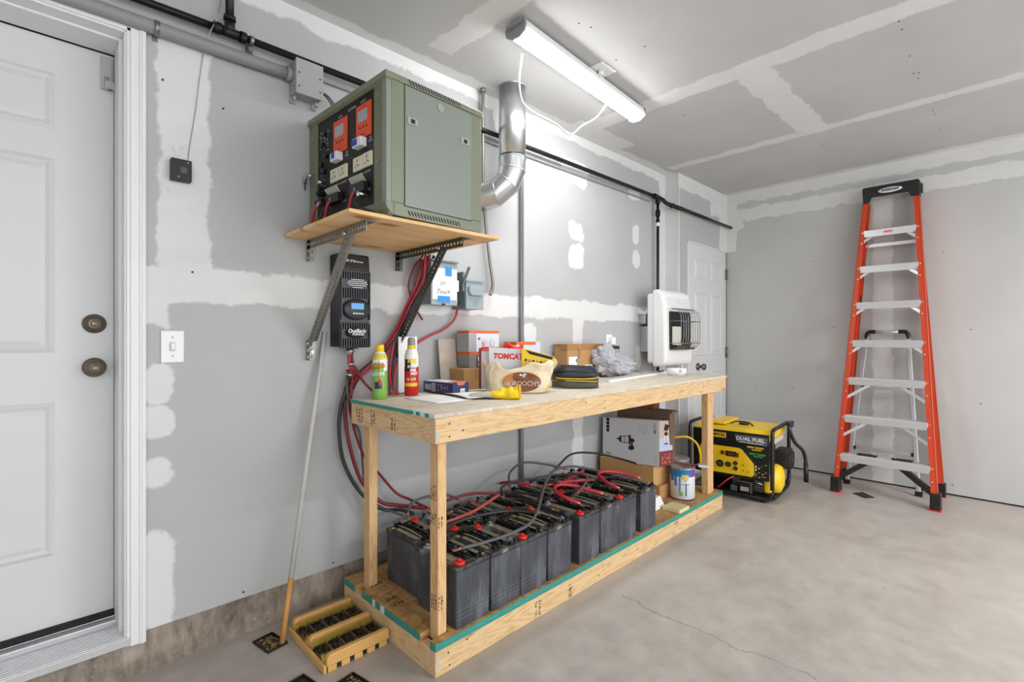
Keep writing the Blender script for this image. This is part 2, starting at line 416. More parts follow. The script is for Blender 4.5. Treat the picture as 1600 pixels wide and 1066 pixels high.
n1 = t.noise(P, 5, 6, .65, .5); n2 = t.noise(t.scale(P, (10, 10, 3)), 3, 5, .7); vo = t.n('ShaderNodeTexVoronoi'); vo.inputs['Scale'].default_value = 26; t.l(P, vo.inputs[0])
c = t.ramp(t.math('ADD', t.math('MULTIPLY', n1, .5), t.math('MULTIPLY', n2, .5)), [(.36, '#5f5349'), (.5, '#8d8073'), (.64, '#ada193')])
c = t.mix(t.math('MULTIPLY', t.ramp(vo.outputs['Distance'], [(.06, 1.0), (.16, 0.0)]), t.ramp(t.noise(P, 7, 3), [(.5, 0.0), (.6, .8)])), c, '#c4b8a8')
t.l(c, b.inputs['Base Color'])
bp = t.n('ShaderNodeBump'); bp.inputs['Strength'].default_value = .6; bp.inputs['Distance'].default_value = .006; t.l(n1, bp.inputs['Height']); t.l(bp.outputs[0], b.inputs['Normal'])

struct('floor', B().box(-2.6, XB+.1, -2.8, D+.02, -.1, 0), mf)
ce = struct('ceiling', B().box(-2.6, XB+.1, -2.8, D+.1, CZ, CZ+.1), M_ce)
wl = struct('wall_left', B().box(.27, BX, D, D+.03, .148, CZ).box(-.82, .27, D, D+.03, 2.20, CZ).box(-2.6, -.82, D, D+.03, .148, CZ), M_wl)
struct('stem_wall', B().box(-2.6, BX+.02, D+.012, D+.18, 0, .149), ms)['kind'] = 'structure'
bpy.data.objects['stem_wall'].name = 'trim_stem_wall'
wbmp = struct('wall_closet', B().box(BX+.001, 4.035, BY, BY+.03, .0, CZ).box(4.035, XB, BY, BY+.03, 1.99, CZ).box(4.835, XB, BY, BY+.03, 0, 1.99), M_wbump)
struct('wall_closet_return', B().box(BX-.001, BX+.02, BY-.001, D+.01, 0, CZ), M_mud)
wb = struct('wall_back', B().box(XB, XB+.03, -2.8, BY+.05, .012, CZ), M_wb)
struct('trim_1', B().box(XB+.004, XB+.03, -2.8, BY, 0, .013), M_darkgap)
cp = struct('trim_corner_bead', B().cyl((BX, BY-.001, 0), (BX, BY-.001, CZ-.12), .004, n=8), mat('corner_bead', '#e6e6e4', .5))
# screw heads in the drywall
sm = None
def screws(par, pts, n):
    global sm
    for p in pts:
        p = Vector(p); q = p + Vector(n)*.0012
        if sm is None: sm = B().cyl((0, 0, 0), (0, 0, .0012), .0065, n=10)
        bb = B().cyl(p, q, .0042, n=8)
        o = link('screw', bb.bm, M_screw, par)
screws(wl, [(.59, D, .17), (.95, D, .17), (.52, D, 2.03), (.33, D, 2.07), (.42, D, 1.40)], (0, -1, 0))
screws(wb, [(XB, 1.76, 1.21), (XB, 1.42, 1.22), (XB, 1.25, 1.82), (XB, 1.73, .69), (XB, 1.41, .71), (XB, 1.1, 1.25), (XB, .25, 1.22), (XB, .4, 1.8), (XB, .2, .69), (XB, .35, .08)], (-1, 0, 0))
screws(ce, [(x, y, CZ) for x, y in ((2.08, 1.24), (2.08, 1.4), (2.71, .37), (2.79, .37), (3.08, .38), (3.3, .39), (3.31, .37), (3.38, .38), (3.92, .37), (3.99, .37), (4.29, .37), (4.7, .39), (4.05, .99), (4.11, .99), (3.2, 1.56), (4.4, 1.6), (3.45, 1.62), (1.72, 1.35), (1.78, 1.33), (2.9, 1.45))], (0, 0, -1))
screws(wbmp, [(x, BY, z) for x, z in ((3.98, 1.3), (3.98, 1.5), (3.99, .95), (4.5, 2.12), (3.95, 2.1), (4.2, 2.1), (3.98, .6))], (0, -1, 0))

# ---- near entry door (door_1)
YD = 2.292
def panel_door(name, x0, x1, z0, z1, yf, rows, cols, m, th=.04):
    """slab with raised panels: real stepped mouldings"""
    bb = B().box(x0, x1, yf, yf+th, z0, z1)
    d = bpy.data.objects
    o = struct(name, bb, m)
    for (a, c) in cols:
        for (p, q) in rows:
            r = B()
            def ring(i0, i1, y0, y1):
                A = [(a+i0, p+i0), (c-i0, p+i0), (c-i0, q-i0), (a+i0, q-i0)]; C = [(a+i1, p+i1), (c-i1, p+i1), (c-i1, q-i1), (a+i1, q-i1)]
                for k in range(4):
                    j = (k+1) % 4
                    r.quad([(A[k][0], y0, A[k][1]), (A[j][0], y0, A[j][1]), (C[j][0], y1, C[j][1]), (C[k][0], y1, C[k][1])])
            w_ = min(c-a, q-p)
            e = .012 if w_ > .15 else .008
            ring(0, e, yf-.0005, yf-.007); ring(e, 2*e, yf-.007, yf-.001); ring(2*e, 3.2*e, yf-.001, yf-.006)
            r.quad([(a+3.2*e, yf-.006, p+3.2*e), (c-3.2*e, yf-.006, p+3.2*e), (c-3.2*e, yf-.006, q-3.2*e), (a+3.2*e, yf-.006, q-3.2*e)])
            link('door_panel', r.bm, m, o)
    return o
d1 = panel_door('door_1', -.68, .212, .18, 2.178, YD, [(.42, .94), (1.11, 1.77), (1.87, 2.06)], [(-.60, -.30), (-.245, .055)], M_whitep)
for nm, z in (('deadbolt', 1.21), ('door_knob', 1.055)):
    bb = B().lathe([(.034, 0), (.034, .006), (.030, .011), (.024, .012)] + ([(.022, .018), (.012, .019), (.0, .019)] if nm == 'deadbolt' else [(.015, .016), (.013, .03), (.02, .036), (.0285, .045), (.0285, .056), (.022, .064), (.0, .066)]), (.158, YD, z), 28, Matrix.Rotation(PI/2, 4, 'X'))
    k = link(nm, bb.bm, M_bronze, d1)
    y = .0195 if nm == 'deadbolt' else .066
    link('lock_cylinder', B().lathe([(.013, 0), (.013, .003), (0, .003)], (.158, YD-y+.001, z), 20, Matrix.Rotation(PI/2, 4, 'X')).bm, M_bronzel, k)
    link('keyhole', B().box(.157, .159, YD-y-.004, YD-y-.0021, z-.006, z+.006).bm, M_ink, k)
link('top_latch', B().box(.175, .205, YD-.014, YD-.001, 2.05, 2.165).box(.188, .212, YD-.028, YD-.006, 2.05, 2.075).cyl((.19, YD-.02, 2.045), (.19, YD-.02, 2.09), .006, n=10).bm, mat('pale_zinc','#b5b5b3',.4,metal=.4), d1)
link('weatherstrip', B().box(.212, .222, YD+.004, YD+.03, .16, 2.19).box(-.69, .222, YD+.004, YD+.03, 2.178, 2.19).box(-.69, .222, YD-.012, YD+.03, .158, .18).bm, M_darkgap, d1)
struct('door_frame_1', B().box(.222, .25, D-.005, YD+.05, .15, 2.218).box(-.72, .222, D-.005, YD+.05, 2.19, 2.218).box(-.72, -.69, D-.005, YD+.05, .15, 2.19)
   .box(.213, .223, D+.05, YD-.006, .15, 2.19).box(-.69, .213, D+.05, YD-.006, 2.181, 2.19), M_trim, None, .002).name = 'trim_door_frame'
cs = B()     # moulded casing: stepped profile
for (a, c_, y) in ((.228, .281, .012), (.238, .279, .017), (.262, .280, .021), (.268, .274, .0235)):
    cs.box(a, c_, D-y, D, .118, 2.218+(a-.228))
    cs.box(-.74, c_, D-y, D, 2.196+(a-.228), 2.196+(c_-.228))
struct('trim_2', cs, M_trim, None, .0015).name = 'trim_casing'
th = B().box(-.72, .235, D-.02, YD-.012, .125, .150).box(-.72, .235, YD-.05, YD-.012, .15, .158)
for i in range(8): th.box(-.72, .225, D-.012+i*.014, D-.006+i*.014, .15, .1525)
struct('trim_threshold', th, M_alu, None, .001)

# ---- far six-panel door (door_2) in the closet wall
d2 = panel_door('door_2', 4.045, 4.825, .03, 1.982, BY-.002, [(.22, .86), (1.0, 1.56), (1.68, 1.86)], [(4.16, 4.39), (4.48, 4.71)], M_whitep, .03)
link('weatherstrip', B().box(4.826, 4.836, BY-.004, BY+.01, .0, 1.99).bm, M_darkgap, d2)
for z in (.25, 1.02, 1.77): link('hinge', B().box(4.80, 4.826, BY-.007, BY-.002, z-.05, z+.05).cyl((4.83, BY-.01, z-.05), (4.83, BY-.01, z+.05), .007, n=10).bm, M_zinc, d2)
link('door_knob', B().lathe([(.032, 0), (.032, .008), (.012, .012), (.012, .035), (.022, .042), (.03, .055), (.026, .068), (0, .072)], (4.22, BY-.002, .905), 20, Matrix.Rotation(PI/2, 4, 'X')).bm, M_bronze, d2)
struct('trim_door_frame_far', B().box(4.034, 4.045, BY-.006, BY+.03, 0, 1.992).box(4.034, 4.84, BY-.006, BY+.03, 1.984, 1.994), M_trim)

# ---- lamp on the ceiling
lp = thing('shop_light', 'lit white linear shop light hanging under the ceiling on its thin cord', 'light', (2.05, 1.56, 2.50), math.radians(4.4))
hl = .56
prof = [(-.043, .018), (-.052, -.008), (-.03, -.030), (.03, -.030), (.052, -.008), (.043, .018)]
part('housing', B().prism([(-.043, .024), (-.054, -.006), (-.0538, -.0142), (-.0475, -.0146), (-.0475, -.012), (.0475, -.012), (.0475, -.0146), (.0538, -.0142), (.054, -.006), (.043, .024)], (-hl, 0, 0), (0, 1, 0), (0, 0, 1), (2*hl, 0, 0)), M_white, lp, .002)
lens = [(-.047, -.0125)] + [(-.047*math.cos(a), -.0125-.03*math.sin(a)) for a in [PI*k/12 for k in range(1, 12)]] + [(.047, -.0125)]
M_glow = mat('lit_diffuser', '#ffffff', .5, emit=('#fdfdff', LAMP_STRENGTH))
part('diffuser', B().prism(lens, (-hl+.012, 0, 0), (0, 1, 0), (0, 0, 1), (2*hl-.024, 0, 0)), M_glow, lp)
cap = [(-.05, .026), (-.058, -.004), (-.053, -.028), (-.02, -.047), (.02, -.047), (.053, -.028), (.058, -.004), (.05, .026)]
for s in (-1, 1): part('end_cap', B().prism(cap, (s*hl-(.012 if s > 0 else 0), 0, 0), (0, 1, 0), (0, 0, 1), (.012, 0, 0)), mat('lamp_end_cap', '#8d8f90', .5), lp, .002)
for s in (-.42, .3): part('hanger', B().tube([(s, -.02, .02), (s, 0, .04), (s, .02, .02)], .0015, 6).cyl((s, 0, .035), (s, 0, .04), .006), M_zinc, lp)
part('pull_chain', B().cyl((-.53, -.03, -.08), (-.53, -.03, -.03), .001, n=6), M_white, lp)
cr = B().tube([(1.62, 1.60, 2.47), (1.66, 1.66, 2.36), (1.75, 1.70, 2.30), (1.95, 1.68, 2.27), (2.05, 1.67, 2.24), (2.12, 1.64, 2.30), (2.22, 1.62, 2.37), (2.28, 1.59, 2.46)], .0045, 8)
single('power_cord', cr, M_white, 'white power cord drooping below the shop light', 'cord', (1.95, 1.66, 2.3))
bx = thing('ceiling_outlet_plate', 'small square white plate on the ceiling above the shop light', 'plate', (2.10, 1.505, CZ))
part('plate', B().box(-.065, .065, -.05, .05, -.006, 0), M_white, bx, .002)
part('pull_switch', B().cyl((0, .0, -.03), (0, 0, -.006), .014).tube([(0, 0, -.03), (.01, .02, -.05), (.01, .03, -.045), (0, .01, -.02)], .003, 6), M_white, bx)

# ---- duct
du = thing('flue_duct', 'shiny galvanised round duct elbowing from the wall up through the ceiling', 'duct', (1.90, 1.955, CZ))
part('pipe', B().cyl((1.90, 1.955, 2.16), (1.90, 1.955, CZ+.01), .074, n=40), M_galv, du, 0).data.transform(Matrix.Translation((-1.90, -1.955, -CZ)))
def W_(name, b, m, T, **k): return W(name, b, m, T, **k)
prv = None; segs = [((1.90, 1.955, 2.17), (1.90, 1.955, 2.11)), ((1.90, 1.955, 2.11), (1.885, 1.975, 2.05)), ((1.885, 1.975, 2.05), (1.845, 2.02, 2.01)), ((1.845, 2.02, 2.01), (1.79, 2.115, 1.995))]
eb = B(); rings = []
ctr = [Vector((1.90, 1.955, 2.15)), Vector((1.90, 1.957, 2.09)), Vector((1.885, 1.975, 2.02)), Vector((1.845, 2.02, 1.965)), Vector((1.77, 2.12, 1.93))]
nrm = [Vector((0, 0, -1)), Vector((-.15, .2, -1)), Vector((-.45, .55, -.8)), Vector((-.55, .8, -.25)), Vector((-.45, .9, -.15))]
for c_, n_ in zip(ctr, nrm):
    n_.normalize(); a = Vector((0, .8, .6)).cross(n_).normalized() if False else n_.cross(Vector((.8, .6, 0))).normalized(); b_ = n_.cross(a)
    rings.append([eb.bm.verts.new(c_ + a*math.cos(2*PI*k/40)*.0755 + b_*math.sin(2*PI*k/40)*.0755) for k in range(40)])
for i in range(len(rings)-1):
    for k in range(40): eb._face([rings[i][k], rings[i][(k+1) % 40], rings[i+1][(k+1) % 40], rings[i+1][k]], 0, True)
for f in eb.bm.edges: pass
e_ = W('elbow', eb, M_galv, du)
e_.data.set_sharp_from_angle(angle=math.radians(12))
for c_, n_ in list(zip(ctr, nrm))[0:4]:
    a = n_.cross(Vector((.8, .6, 0))).normalized(); b_ = n_.cross(a)
    W('seam_bead', B().tube([c_ + a*math.cos(2*PI*k/24)*.0762 + b_*math.sin(2*PI*k/24)*.0762 for k in range(24)], .0028, 6, closed=True, sub=1), M_galv, du)
W('collar', B().cyl((1.90, 1.955, CZ-.006), (1.90, 1.955, CZ), .079, n=36), M_galv, du)

# ---- gas pipe along the wall
gy = 2.062
gp = thing('gas_pipe', 'black iron gas pipe running along the upper wall with tees and elbows', 'pipe', (.52, gy, 2.30))
rr = .0135
W('pipe_run', B().cyl((-.9, gy, 2.27), (.50, gy, 2.302), rr).cyl((.56, gy, 2.303), (3.62, gy, 2.305), rr), M_iron, gp)
W('tee', B().cyl((.475, gy, 2.302), (.50, gy, 2.302), .021).cyl((.50, gy, 2.302), (.565, gy, 2.302), .018).cyl((.565, gy, 2.302), (.585, gy, 2.302), .021).cyl((.53, gy, 2.302), (.53, gy, 2.345), .018).cyl((.53, gy, 2.345), (.53, gy, 2.362), .021), M_iron, gp)
W('riser', B().cyl((.53, gy, 2.36), (.53, gy, CZ), .0145), M_iron, gp)
W('pipe_clamp', B().cyl((.598, gy, 2.303), (.612, gy, 2.303), .0175).box(.596, .614, gy+.016, D-.001, 2.262, 2.30).cyl((.605, gy+.002, 2.272), (.605, gy+.046, 2.272), .009), M_zinc, gp)
W('tee', B().cyl((3.60, gy, 2.305), (3.63, gy, 2.305), .022).cyl((3.63, gy, 2.305), (3.70, gy, 2.305), .018).cyl((3.66, gy, 2.27), (3.66, gy, 2.305), .018).cyl((3.66, gy, 2.255), (3.66, gy, 2.272), .021), M_iron, gp)
W('elbow', B().tube([(3.69, gy, 2.305), (3.73, gy-.004, 2.298), (3.76, gy-.02, 2.275), (3.80, gy-.06, 2.25), (3.83, gy-.095, 2.232), (3.86, gy-.112, 2.225)], .017, 12).cyl((3.79, gy-.05, 2.256), (3.80, gy-.06, 2.248), .022), M_iron, gp)
W('pipe_run', B().cyl((3.84, gy-.112, 2.226), (4.845, gy-.112, 2.222), rr), M_iron, gp)
W('drop_pipe', B().cyl((3.66, gy, .90), (3.66, gy, 2.26), .0115).cyl((3.66, gy, .2), (3.66, gy, .9), .0115), mat('blue_black_pipe', '#1f2430', .35, metal=.4), gp)
W('shutoff_valve', B().cyl((3.66, gy, 2.15), (3.66, gy, 2.20), .019).box(3.635, 3.645, gy-.03, gy+.005, 2.16, 2.185).cyl((3.66, gy, 2.10), (3.66, gy, 2.125), .016), M_iron, gp)
W('white_union', B().cyl((3.66, gy, 2.07), (3.66, gy, 2.10), .0125), M_white, gp)

# ---- conduit below it
cy = 2.082
cd = thing('conduit_run', 'thick grey plastic conduit along the wall, below the black pipe', 'conduit', (.3, cy, 2.235))
W('conduit', B().cyl((-.9, cy, 2.215), (.76, cy, 2.236), .0235, n=24), M_grey, cd)
W('coupling', B().cyl((.74, cy, 2.236), (.765, cy, 2.236), .0285, n=24), M_grey, cd)
W('strap', B().cyl((.30, cy, 2.23), (.315, cy, 2.23), .0255, n=24).box(.30, .315, cy+.02, D-.001, 2.195, 2.215), M_zinc, cd)
ch = thing('pipe_shadow_strip', 'slim grey strip along the wall, drawn as the shadow under the black pipe', 'shadow strip', (2.8, D-.01, 2.27))  # grey strip stands in for the pipe's shadow on the wall
W('shadow strip', B().box(.90, 3.60, D-.014, D-.001, 2.264, 2.275), M_grey, ch)
jb = thing('junction_box', 'square grey junction box on the wall where the thick conduit ends', 'junction box', (.815, D, 2.22))
W('body', B().box(.762, .872, 2.04, D-.001, 2.155, 2.29), M_greyb, jb, .003)
W('cover', B().box(.762, .874, 2.032, 2.04, 2.150, 2.293), M_greyb, jb, .002)
for x in (.775, .86):
    for z in (2.18, 2.235): W('cover_screw', B().cyl((x, 2.0305, z), (x, 2.033, z), .0035, n=8), M_dzinc, jb)
for x in (.772, .86): W('mounting_lug', B().cyl((x, 2.075, 2.135), (x, 2.075, 2.156), .007).box(x-.01, x+.01, D-.012, D-.001, 2.13, 2.156), M_greyb, jb)
W('wires', B().tube([(.872, 2.07, 2.20), (.895, 2.07, 2.195), (.91, 2.05, 2.165), (.915, 2.02, 2.12), (.93, 2.0, 2.07)], .0035, 6).tube([(.872, 2.07, 2.20), (.90, 2.07, 2.20), (.92, 2.05, 2.17), (.925, 2.02, 2.12), (.94, 2.0, 2.07)], .0035, 6).cyl((.87, 2.07, 2.2), (.885, 2.07, 2.2), .014), M_cgry, jb)
# ---- vertical metal conduit at mid wall
single('vertical_conduit', B().box(2.101, 2.124, D-.024, D-.001, .16, 2.262), mat('dull_conduit', '#86888b', .35, metal=.7), 'straight grey metal conduit running down the wall behind the workbench', 'conduit', (2.112, D-.012, .16), .002)
# ---- flexible conduit
fx = B(); pts = []
base = [(1.79, 2.075, CZ-.004), (1.79, 2.075, 2.30), (1.80, 2.075, 1.9), (1.84, 2.075, 1.60), (1.86, 2.072, 1.48), (1.853, 2.07, 1.43), (1.835, 2.065, 1.40)]
tmp = B().tube(base, .009, 4, sub=1)
def catm(P, sub):
    P = [Vector(p) for p in P]; Q = []
    for i in range(len(P)-1):
        a = P[i-1] if i else P[0]*2-P[1]; b = P[i]; c = P[i+1]; d = P[i+2] if i+2 < len(P) else P[-1]*2-P[-2]
        for k in range(sub):
            t_ = k/sub; Q.append(0.5*((2*b)+(c-a)*t_+(2*a-5*b+4*c-d)*t_*t_+(3*b-a-3*c+d)*t_**3))
    Q.append(P[-1]); return Q
tmp.bm.free()
q = catm(base, 40); L = [0]
for i in range(1, len(q)): L.append(L[-1]+(q[i]-q[i-1]).length)
n_ = int(L[-1]/.0038); out = []; j = 0
for k in range(n_+1):
    s_ = L[-1]*k/n_
    while j < len(L)-2 and L[j+1] < s_: j += 1
    out.append(q[j].lerp(q[j+1], (s_-L[j])/max(1e-9, L[j+1]-L[j])))
NN = len(out)
fx.tube(out, lambda t_: .0105 if int(round(t_*(NN-1))) % 2 else .0080, 10, raw=True)
fx.cyl((1.79, 2.075, CZ-.02), (1.79, 2.075, CZ-.001), .016)
single('flexible_conduit', fx, M_zinc, 'ribbed flexible metal conduit hanging down the wall beside the round duct', 'conduit', (1.80, 2.075, 1.40))

# ---- light switch, sensor box, outlet, vent hood
sw = thing('light_switch', 'white toggle light switch plate beside the near door', 'light switch', (.358, D, 1.128))
W('plate', B().box(.324, .393, D-.006, D-.0005, 1.072, 1.185), M_white, sw, .002)
W('toggle', B().box(.352, .364, D-.018, D-.006, 1.117, 1.141), M_white, sw, .002)
W('toggle_frame', B().box(.350, .366, D-.0075, D-.006, 1.112, 1.145), mat('shade_plastic', '#c9c9c9', .5), sw)
for z in (1.095, 1.162): W('plate_screw', B().cyl((.358, D-.0075, z), (.358, D-.006, z), .003, n=8), M_zinc, sw)
sb = thing('sensor_box', 'small black square box on the wall above the light switch', 'sensor box', (.383, D, 1.757))
W('body', B().box(.350, .412, D-.032, D-.001, 1.719, 1.795), M_black, sb, .002)
W('button', B().box(.377, .398, D-.034, D-.032, 1.745, 1.768), mat('dark_grey_key', '#4c4d4f', .5), sb)
for x, z in ((.40, 1.785), (.372, 1.731)): W('screw', B().cyl((x, D-.034, z), (x, D-.031, z), .003, n=8), M_zinc, sb)
single('sensor_wire', B().tube([(.405, D-.004, 1.795), (.41, D-.003, 1.85), (.43, D-.002, 2.0), (.44, D-.003, 2.1), (.452, D-.003, 2.2)], .0015, 6).tube([(.452, D-.003, 2.2), (.46, D-.05, 2.26), (.49, D-.06, 2.34), (.505, D-.01, 2.40), (.52, D-.004, 2.5)], .002, 6), M_greyp, 'thin wire running up the wall from the small black box', 'wire', (.405, D-.003, 1.796))
oc = thing('wall_outlet', 'white electrical outlet with a black plug above the cardboard box', 'outlet', (3.05, D, 1.12))
W('plate', B().box(3.0, 3.075, D-.006, D-.0005, 1.075, 1.185), M_white, oc, .002)
W('adapter', B().box(3.03, 3.08, D-.035, D-.006, 1.11, 1.165), M_white, oc, .004)
W('plug', B().box(3.06, 3.12, D-.04, D-.008, 1.078, 1.10), M_black, oc, .003)
W('plug_cord', B().tube([(3.12, D-.02, 1.09), (3.14, D-.02, 1.07), (3.135, D-.015, 1.02), (3.1, D-.02, .97)], .002, 6), M_cgry, oc)
vh = thing('vent_hood', 'small galvanised vent hood on the wall left of the white heater', 'vent', (3.50, D, 1.34))
W('flap', B().prism([(0, 1.355), (0, 1.375), (.012, 1.378), (.012, 1.36)], (3.42, D-.09, 0), (0, 1, 0), (0, 0, 1), (.16, 0, 0)).prism([(0, 1.35), (.085, 1.405), (.088, 1.40), (.003, 1.345)], (3.42, D-.09, 0), (0, 1, 0), (0, 0, 1), (.16, 0, 0)), M_alu, vh)
W('throat', B().box(3.45, 3.56, D-.06, D-.001, 1.27, 1.345), M_galv, vh)
W('side_plate', B().prism([(0, 1.345), (.088, 1.40), (.088, 1.345)], (3.42, D-.09, 0), (0, 1, 0), (0, 0, 1), (.003, 0, 0)), M_alu, vh)
struct('wall_near_added', B().box(-2.63, -2.6, -2.8, D+.1, 0, CZ), mat('plain_drywall', '#c4c3c0', .8))  # unseen end wall, added to keep world light off the near door

# ------------------------------------------------------------ workbench
RB = math.radians(0.8)
wbx = thing('workbench', 'long pine workbench with strand board top and low battery deck', 'workbench', (.983, 1.386, 0), RB)
TZ, DZ = .899, .116
TL, TD, BL_, BD = 2.465, .60, 2.40, .665
part('worktop', B().box(-.004, TL, -.004, TD, TZ-.014, TZ), M_osb_top, wbx, .001)
part('front_apron', B().box(0, TL-.005, 0, .036, .797, TZ-.0145), M_wood_x, wbx, .002)
part('back_apron', B().box(.0, TL-.005, TD-.036, TD, .797, TZ-.0145), M_wood_x, wbx, .002)
part('end_apron', B().box(0, .036, .0365, TD-.0365, .797, TZ-.0145), M_wood_y, wbx, .002)
part('end_apron', B().box(TL-.041, TL-.005, .0365, TD-.0365, .797, TZ-.0145), M_wood_y, wbx, .002)
for x in (.8, 1.62): part('cross_brace', B().box(x, x+.036, .0365, TD-.0365, .80, TZ-.0145), M_wood_y, wbx, .002)
for (x0, x1, y0, y1, z0) in ((.038, .076, .037, .085, .0885), (.038, .076, TD-.085, TD-.037, .0885), (2.25, 2.34, .037, .080, .0885), (2.25, 2.34, TD-.08, TD-.037, .0885)):
    part('leg', B().box(x0, x1, y0, y1, z0, .797), M_wood_z, wbx, .003)
    part('leg_top', B().box(x0, x1, y0, y1, .797, TZ-.0146), M_wood_z, wbx)
part('base_front_board', B().box(0, BL_, 0, .036, .0, .0875), M_wood_x, wbx, .002)
part('base_back_board', B().box(0, BL_, BD-.036, BD, .0, .0875), M_wood_x, wbx, .002)
part('base_end_board', B().box(0, .036, .0365, BD-.0365, .0, .0875), M_wood_y, wbx, .002)
part('base_end_board', B().box(BL_-.036, BL_, .0365, BD-.0365, .0, .0875), M_wood_y, wbx, .002)
dk = B()
xs = [0, .032, .082, 2.244, 2.346, BL_]; ys = [0, .031, .091, TD-.091, TD-.031, BD]
for i in range(5):
    for j in range(5):
        if i in (1, 3) and j in (1, 3): continue
        if i == 0 and j in (1, 3): continue
        dk.box(xs[i], xs[i+1], ys[j], ys[j+1], .088, DZ)
bmesh.ops.remove_doubles(dk.bm, verts=dk.bm.verts[:], dist=1e-5)
ff = [f for f in dk.bm.faces]; seen = {}
for f in ff: seen.setdefault(tuple(round(c, 4) for c in f.calc_center_median()), []).append(f)
bmesh.ops.delete(dk.bm, geom=[f for v in seen.values() if len(v) > 1 for f in v], context='FACES')
part('deck', dk, M_osb_deck, wbx)
te = B()
for z in (.0895, .1035): te.box(-.0, BL_, -.0012, 0, z, z+.0115)
for (y0, y1) in ((0, .03), (.092, .33), (.36, .40), (.42, TD-.092), (TD-.03, BD)):
    for z in (.0895, .1035): te.box(-.0012, 0, y0, y1, z, z+.0115)
part('painted_deck_edge', te, M_teal, wbx)
te = B()
for (y0, y1) in ((.33, .36), (.40, .42)):
    part('white_edge_mark', B().box(-.0012, 0, y0, y1, .0895, .115), M_tealw, wbx)
te = B()
for (y0, y1) in ((.03, .055), (.085, .11), (.125, TD-.004)): te.box(-.0052, -.004, y0, y1, TZ-.0135, TZ-.0005)
part('painted_top_edge', te, M_teal, wbx)
te = B()
for (y0, y1) in ((-.003, .03), (.055, .085), (.11, .125)): part('white_edge_mark', B().box(-.0052, -.004, y0, y1, TZ-.0135, TZ-.0005), M_tealw, wbx)
# grade stamps printed on the lumber: rows of small ink marks
def stamp(o, u, v, n, rows, cols, cw, ch, seed, fill=.72):
    r = random.Random(seed); b_ = B(); o, u, v, n = map(Vector, (o, u, v, n))
    for i in range(rows):
        for j in range(cols):
            for k in range(3):
                if r.random() < fill:
                    a = j*cw + r.random()*cw*.3; w_ = cw*(.2+.5*r.random()); c_ = i*ch + k*ch*.27; h_ = ch*.2
                    p = o+u*a+v*c_+n*.0005
                    b_.quad([p, p+u*w_, p+u*w_+v*h_, p+v*h_])
    return b_
X_, Y_, Z_ = Vector((1, 0, 0)), Vector((0, 1, 0)), Vector((0, 0, 1))
sd = 0
for (o, u, v, n, r_, c_, cw, ch) in (((0, .50, .81), Y_, Z_, -X_, 4, 3, .02, .016), ((0, .40, .81), Y_, Z_, -X_, 4, 2, .02, .016), ((0, .25, .81), Y_, Z_, -X_, 3, 2, .018, .016),
    ((.038, .045, .585), Y_, Z_, -X_, 4, 3, .013, .014), ((.038, .045, .50), Y_, Z_, -X_, 3, 3, .013, .014), ((.038, .045, .2), Y_, Z_, -X_, 4, 3, .012, .014),
    ((.038, .037, .49), X_, Z_, -Y_, 3, 2, .012, .014), ((.038, .037, .20), X_, Z_, -Y_, 4, 2, .012, .013),
    ((.50, 0, .008), X_, Z_, -Y_, 5, 2, .022, .013), ((.72, 0, .008), X_, Z_, -Y_, 4, 1, .03, .015), ((2.0, 0, .02), X_, Z_, -Y_, 3, 1, .02, .013),
    ((.04, .50, DZ), Y_, X_, Z_, 5, 2, .05, .012), ((.03, .3, DZ), Y_, X_, Z_, 4, 2, .05, .012)):
    sd += 1; part('grade_stamp', stamp(o, u, v, n, r_, c_, cw, ch, sd, .85), M_stamp, wbx)
part('barcode_tag', B().box(.002, .016, -.0008, 0, .803, .838), mat('grey_tag', '#b9b9b4', .6), wbx); part('barcode_tag', B().box(.006, .016, -.0008, 0, .03, .072), mat('grey_tag', '#b9b9b4', .6), wbx)
for (x, z) in ((.06, .815), (.06, .86), (.12, .83), (1.0, .82), (1.0, .855), (.85, .86), (2.1, .84), (.06, .02), (.055, .065), (.14, .075), (1.3, .05), (1.9, .06), (.95, .03)):
    part('nail_head', B().cyl((x, -.0008, z), (x, .0, z), .0035, n=8), M_screw, wbx)

